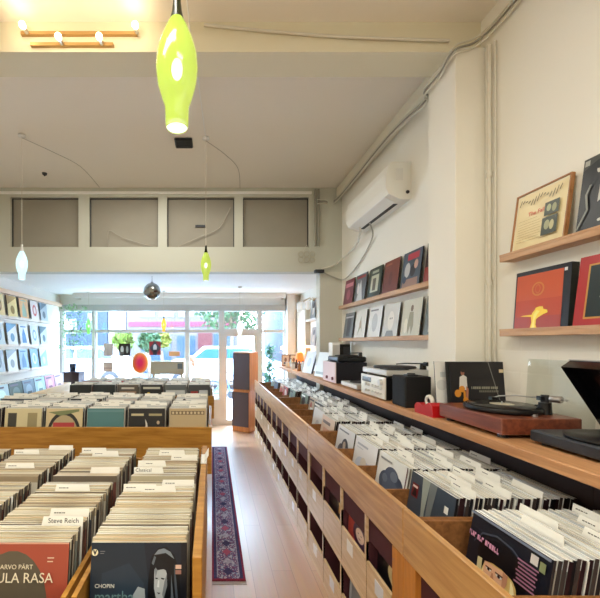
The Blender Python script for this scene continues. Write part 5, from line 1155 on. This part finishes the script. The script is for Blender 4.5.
def car(label, x, y, c, s=1.0, van=False, wc=(30, 74, 130)):
    t = empty('van' if van else 'car', (x, y, -.02), label, 'van' if van else 'car')
    body = [(-2.1, .35), (-2.1, .85), (-1.7, 1.0), (-1.1, 1.05), (-.6, 1.5), (1.1, 1.5), (1.7, 1.05), (2.1, .95), (2.15, .35)] if not van else [(-2.3, .35), (-2.3, 1.0), (-1.8, 1.25), (-1.2, 1.95), (2.2, 1.95), (2.3, 1.2), (2.3, .35)]
    m_ = mat('car_paint_%d_%d_%d' % c, c, .3, coat=.5); g_ = mat('car_window_%d_%d_%d' % wc, wc, .15)
    MB().prism([(a*s, b*s) for a, b in body], -.85*s, .85*s, m_).build('body', t)
    wins = [[(-.95, 1.08), (-.52, 1.42), (.1, 1.42), (.1, 1.08)], [(.2, 1.08), (.2, 1.42), (1.05, 1.42), (1.5, 1.08)]] if not van else [[(-1.6, 1.22), (-1.1, 1.8), (-.3, 1.8), (-.3, 1.22)], [(-.1, 1.22), (-.1, 1.8), (1.0, 1.8), (1.0, 1.22)], [(1.15, 1.22), (1.15, 1.8), (2.1, 1.8), (2.1, 1.22)]]
    for w_ in wins: MB().prism([(a*s, b*s) for a, b in w_], -.86*s, -.855*s, g_).build('window', t)
    for a in (-1.35, 1.35): 
        for b_ in (-.78, .78): MB().cyl((a*s, (b_-.1)*s, .33*s), (a*s, (b_+.1)*s, .33*s), .33*s, .33*s, M_dark, 22).cyl((a*s, (b_-.11)*s, .33*s), (a*s, (b_+.11)*s, .33*s), .18*s, .18*s, M_silver, 16).build('wheel', t)
    return t
car('white car with blue tinted windows parked outside the left window', -4.9, 13.7, (236, 238, 240), 1.0, False, (14, 50, 90))
car('white car parked outside between the window display and the door', .3, 13.6, (232, 234, 238), 1.0, False, (28, 70, 96))
# bicycle outside the door
t = empty('bicycle', (.35, 9.3, 0), 'dark bicycle leaning outside the glass door, partly behind the speakers', 'bicycle')
tm = mat('tyre', (50, 58, 76), .7)
for a in (-.32, .62): 
    w_ = MB().torus((a, 0, .335), .31, .022, tm, 'Y', 32, 8).build('wheel', t)
    s_ = MB()
    for q_ in range(12): an = 2*PI*q_/12; s_.tube([(a, 0, .335), (a+.3*math.cos(an), 0, .335+.3*math.sin(an))], .0025, M_silver, 4)
    s_.build('spokes', w_)
fm = mat('blue_frame', (70, 110, 160), .3)
MB().tube([(-.32, 0, .335), (.0, 0, .78)], .014, fm).tube([(-.32, 0, .335), (.12, 0, .30)], .014, fm).tube([(.12, 0, .30), (-.02, 0, .85)], .016, fm).tube([(.12, 0, .30), (.48, 0, .78)], .016, fm).tube([(.0, 0, .76), (.47, 0, .80)], .016, fm).tube([(.62, 0, .335), (.46, 0, .92)], .014, fm).build('frame', t)
MB().tube([(.46, -.28, .96), (.47, 0, .93), (.46, .28, .96)], .012, M_dark).build('handlebar', t); MB().box(-.13, .12, -.06, .06, .85, .89, M_black, None, .02).build('saddle', t); MB().cyl((.12, -.02, .30), (.12, .02, .30), .09, .09, M_dark, 20).tube([(.12, .05, .30), (.2, .05, .15)], .008, M_steel).build('crank', t)
# seated person outside
t = empty('cafe_chair', (-.473, 8.977, 0), 'pale wooden cafe chair outside the window, with a person sitting on it', 'chair', None, (0, 0, -.9))
wc = mat('chair_wood', (224, 176, 120), .5)
MB().box(-.2, .2, -.2, .2, .38, .41, wc, None, .01).build('seat', t); MB().box(-.2, .2, .19, .22, .66, .90, wc, None, .01).build('backrest', t)
for a in (-.18, .18): MB().box(a-.015, a+.015, -.19, -.16, 0, .38, wc).build('leg', t); MB().box(a-.015, a+.015, .19, .22, 0, .90, wc).build('leg', t)
def skinned(name, nodes, edges, m, parent, sub=2):
    me = bpy.data.meshes.new(name); me.from_pydata([n[:3] for n in nodes], edges, []); me.materials.append(m)
    o = bpy.data.objects.new(name, me); COL.objects.link(o); o.parent = parent
    sk = o.modifiers.new('skin', 'SKIN'); me.skin_vertices or None
    lay = me.skin_vertices[0] if len(me.skin_vertices) else None
    if lay is None:
        return o
    for i, n in enumerate(nodes): lay.data[i].radius = (n[3], n[3] if len(n) < 5 else n[4])
    lay.data[0].use_root = True
    sb = o.modifiers.new('sub', 'SUBSURF'); sb.levels = sub; sb.render_levels = sub
    dg = bpy.context.evaluated_depsgraph_get(); dg.update()
    me2 = bpy.data.meshes.new_from_object(o.evaluated_get(dg)); o.modifiers.clear(); o.data = me2
    for p in me2.polygons: p.use_smooth = True
    if not me2.materials: me2.materials.append(m)
    return o
sk_ = mat('skin', (226, 176, 146), .6); hr = mat('brown_hair', (120, 76, 50), .7)
pp = empty('person', (-.52, 8.94, 0), 'person in a white top with brown hair sitting outside the shop window', 'person')
H = 1.17
nodes = [(0, .02, .52, .12, .11), (0, .02, .66, .115, .09), (0, .0, .86, .135, .09), (0, .0, .97, .12, .075), (0, -.01, 1.04, .048, .048), (0, -.03, 1.12, .062, .07), (0, -.035, 1.20, .070, .078),
         (-.15, 0, .95, .05), (-.20, -.06, .72, .038), (-.10, -.25, .64, .03), (.15, 0, .95, .05), (.20, -.06, .72, .038), (.10, -.25, .64, .03),
         (-.09, -.05, .53, .085), (-.10, -.42, .52, .06), (-.10, -.44, .10, .04), (-.10, -.56, .045, .035), (.09, -.05, .53, .085), (.10, -.42, .52, .06), (.10, -.44, .10, .04), (.10, -.56, .045, .035)]
edges = [(0,1),(1,2),(2,3),(3,4),(4,5),(5,6),(3,7),(7,8),(8,9),(3,10),(10,11),(11,12),(0,13),(13,14),(14,15),(15,16),(0,17),(17,18),(18,19),(19,20)]
bd = skinned('body', nodes, edges, sk_, pp)
for k_, s_ in enumerate((-1, 1)):
    hx = .10*s_
    hn = [(hx, -.25, .64, .022)]; he = []
    for q_ in range(5):
        an = (q_-2)*.25; b0 = len(hn); L_ = (.07, .085, .09, .085, .06)[q_]
        hn += [(hx+math.sin(an)*.04, -.25-math.cos(an)*.05, .635, .009), (hx+math.sin(an)*.06, -.25-math.cos(an)*L_, .62, .008)]; he += [(0, b0), (b0, b0+1)]
    skinned('hand', hn, he, sk_, pp, 1)
top = [(0, .02, .54, .135, .12), (0, .02, .68, .13, .10), (0, .0, .86, .15, .10), (0, .0, .965, .125, .08), (-.16, 0, .94, .06), (-.195, -.05, .76, .052), (.16, 0, .94, .06), (.195, -.05, .76, .052)]
skinned('white_top', top, [(0,1),(1,2),(2,3),(3,4),(4,5),(3,6),(6,7)], mat('white_shirt', (240, 240, 240), .8), pp)
skinned('trousers', [(0, .02, .50, .135, .12), (-.09, -.05, .53, .095), (-.10, -.42, .525, .07), (-.10, -.44, .14, .05), (.09, -.05, .53, .095), (.10, -.42, .525, .07), (.10, -.44, .14, .05)], [(0,1),(1,2),(2,3),(0,4),(4,5),(5,6)], mat('tan_trousers', (226, 176, 110), .8), pp)
MB().sphere((0, -.005, 1.215), .088, hr, sy=1.05).sphere((0, .055, 1.12), .07, hr, sz=1.6).build('hair', pp)
fc_ = MB()
for s_ in (-1, 1): fc_.sphere((.028*s_, -.108, 1.175), .009, M_dark, 10, 6)
fc_.sphere((0, -.118, 1.15), .012, sk_, 10, 6, sz=1.4).sphere((0, -.10, 1.118), .018, mat('lip', (176, 90, 84), .5), 10, 6, sz=.3)
fc_.build('face', pp)
pp.rotation_euler = (0, 0, -.9)

# ================================================================== LIGHT
def area(name, loc, rot, sx, sy, e, c):
    l = bpy.data.lights.new(name, 'AREA'); l.shape = 'RECTANGLE'; l.size = sx; l.size_y = sy; l.energy = e; l.color = c
    o = bpy.data.objects.new(name, l); COL.objects.link(o); o.location = loc; o.rotation_euler = rot; return o
# unseen area lights added to fill the room behind and ahead of the camera
area('fill_light', (-.9, .3, 3.55), (0, 0, 0), 1.6, .5, 75, (1, .975, .86))
area('fill_light', (.7, -1.0, 3.55), (0, 0, 0), 1.2, .5, 50, (1, .975, .86))
area('fill_light', (-.6, 3.9, 3.58), (0, 0, 0), 1.8, .4, 30, (1, .99, .92))
w = bpy.data.worlds.new('sky'); sc.world = w; w.use_nodes = True
nt = w.node_tree; bg = nt.nodes['Background']
tc = nt.nodes.new('ShaderNodeTexCoord'); sx = nt.nodes.new('ShaderNodeSeparateXYZ'); nt.links.new(tc.outputs['Generated'], sx.inputs[0])
rp = nt.nodes.new('ShaderNodeValToRGB'); rp.color_ramp.elements[0].position = 0; rp.color_ramp.elements[0].color = (.80, .91, 1, 1); rp.color_ramp.elements[1].position = .8; rp.color_ramp.elements[1].color = (.40, .66, 1, 1)
nt.links.new(sx.outputs['Z'], rp.inputs['Fac']); nt.links.new(rp.outputs['Color'], bg.inputs['Color'])
bg.inputs['Strength'].default_value = 30
sun = bpy.data.lights.new('sun', 'SUN'); sun.energy = 5; sun.angle = .02; sun.color = (1, .97, .92)
so = bpy.data.objects.new('sun', sun); COL.objects.link(so); so.rotation_euler = Euler((math.radians(38), 0, math.radians(-155)))
# ================================================================== CAMERA
cd = bpy.data.cameras.new('camera'); cam = bpy.data.objects.new('camera', cd); COL.objects.link(cam)
cam.location = (0, 0, 1.6); cam.rotation_euler = (PI/2, 0, 0)
cd.sensor_fit = 'HORIZONTAL'; cd.sensor_width = 36; cd.lens = 36*370/600
cd.shift_x = (300-212)/600; cd.shift_y = (343-299)/600
cd.clip_start = .02; cd.clip_end = 200
sc.camera = cam
sc.view_settings.view_transform = 'Standard'; sc.view_settings.look = 'None'; sc.view_settings.exposure = 0.0; sc.view_settings.gamma = 1.0
sc.view_settings.use_curve_mapping = False
sc.cycles.use_denoising = True
sc.cycles.max_bounces = 8; sc.cycles.diffuse_bounces = 5; sc.cycles.glossy_bounces = 4; sc.cycles.transparent_max_bounces = 16
sc.cycles.sample_clamp_indirect = 8
print('individual sleeves', N_IND[0])
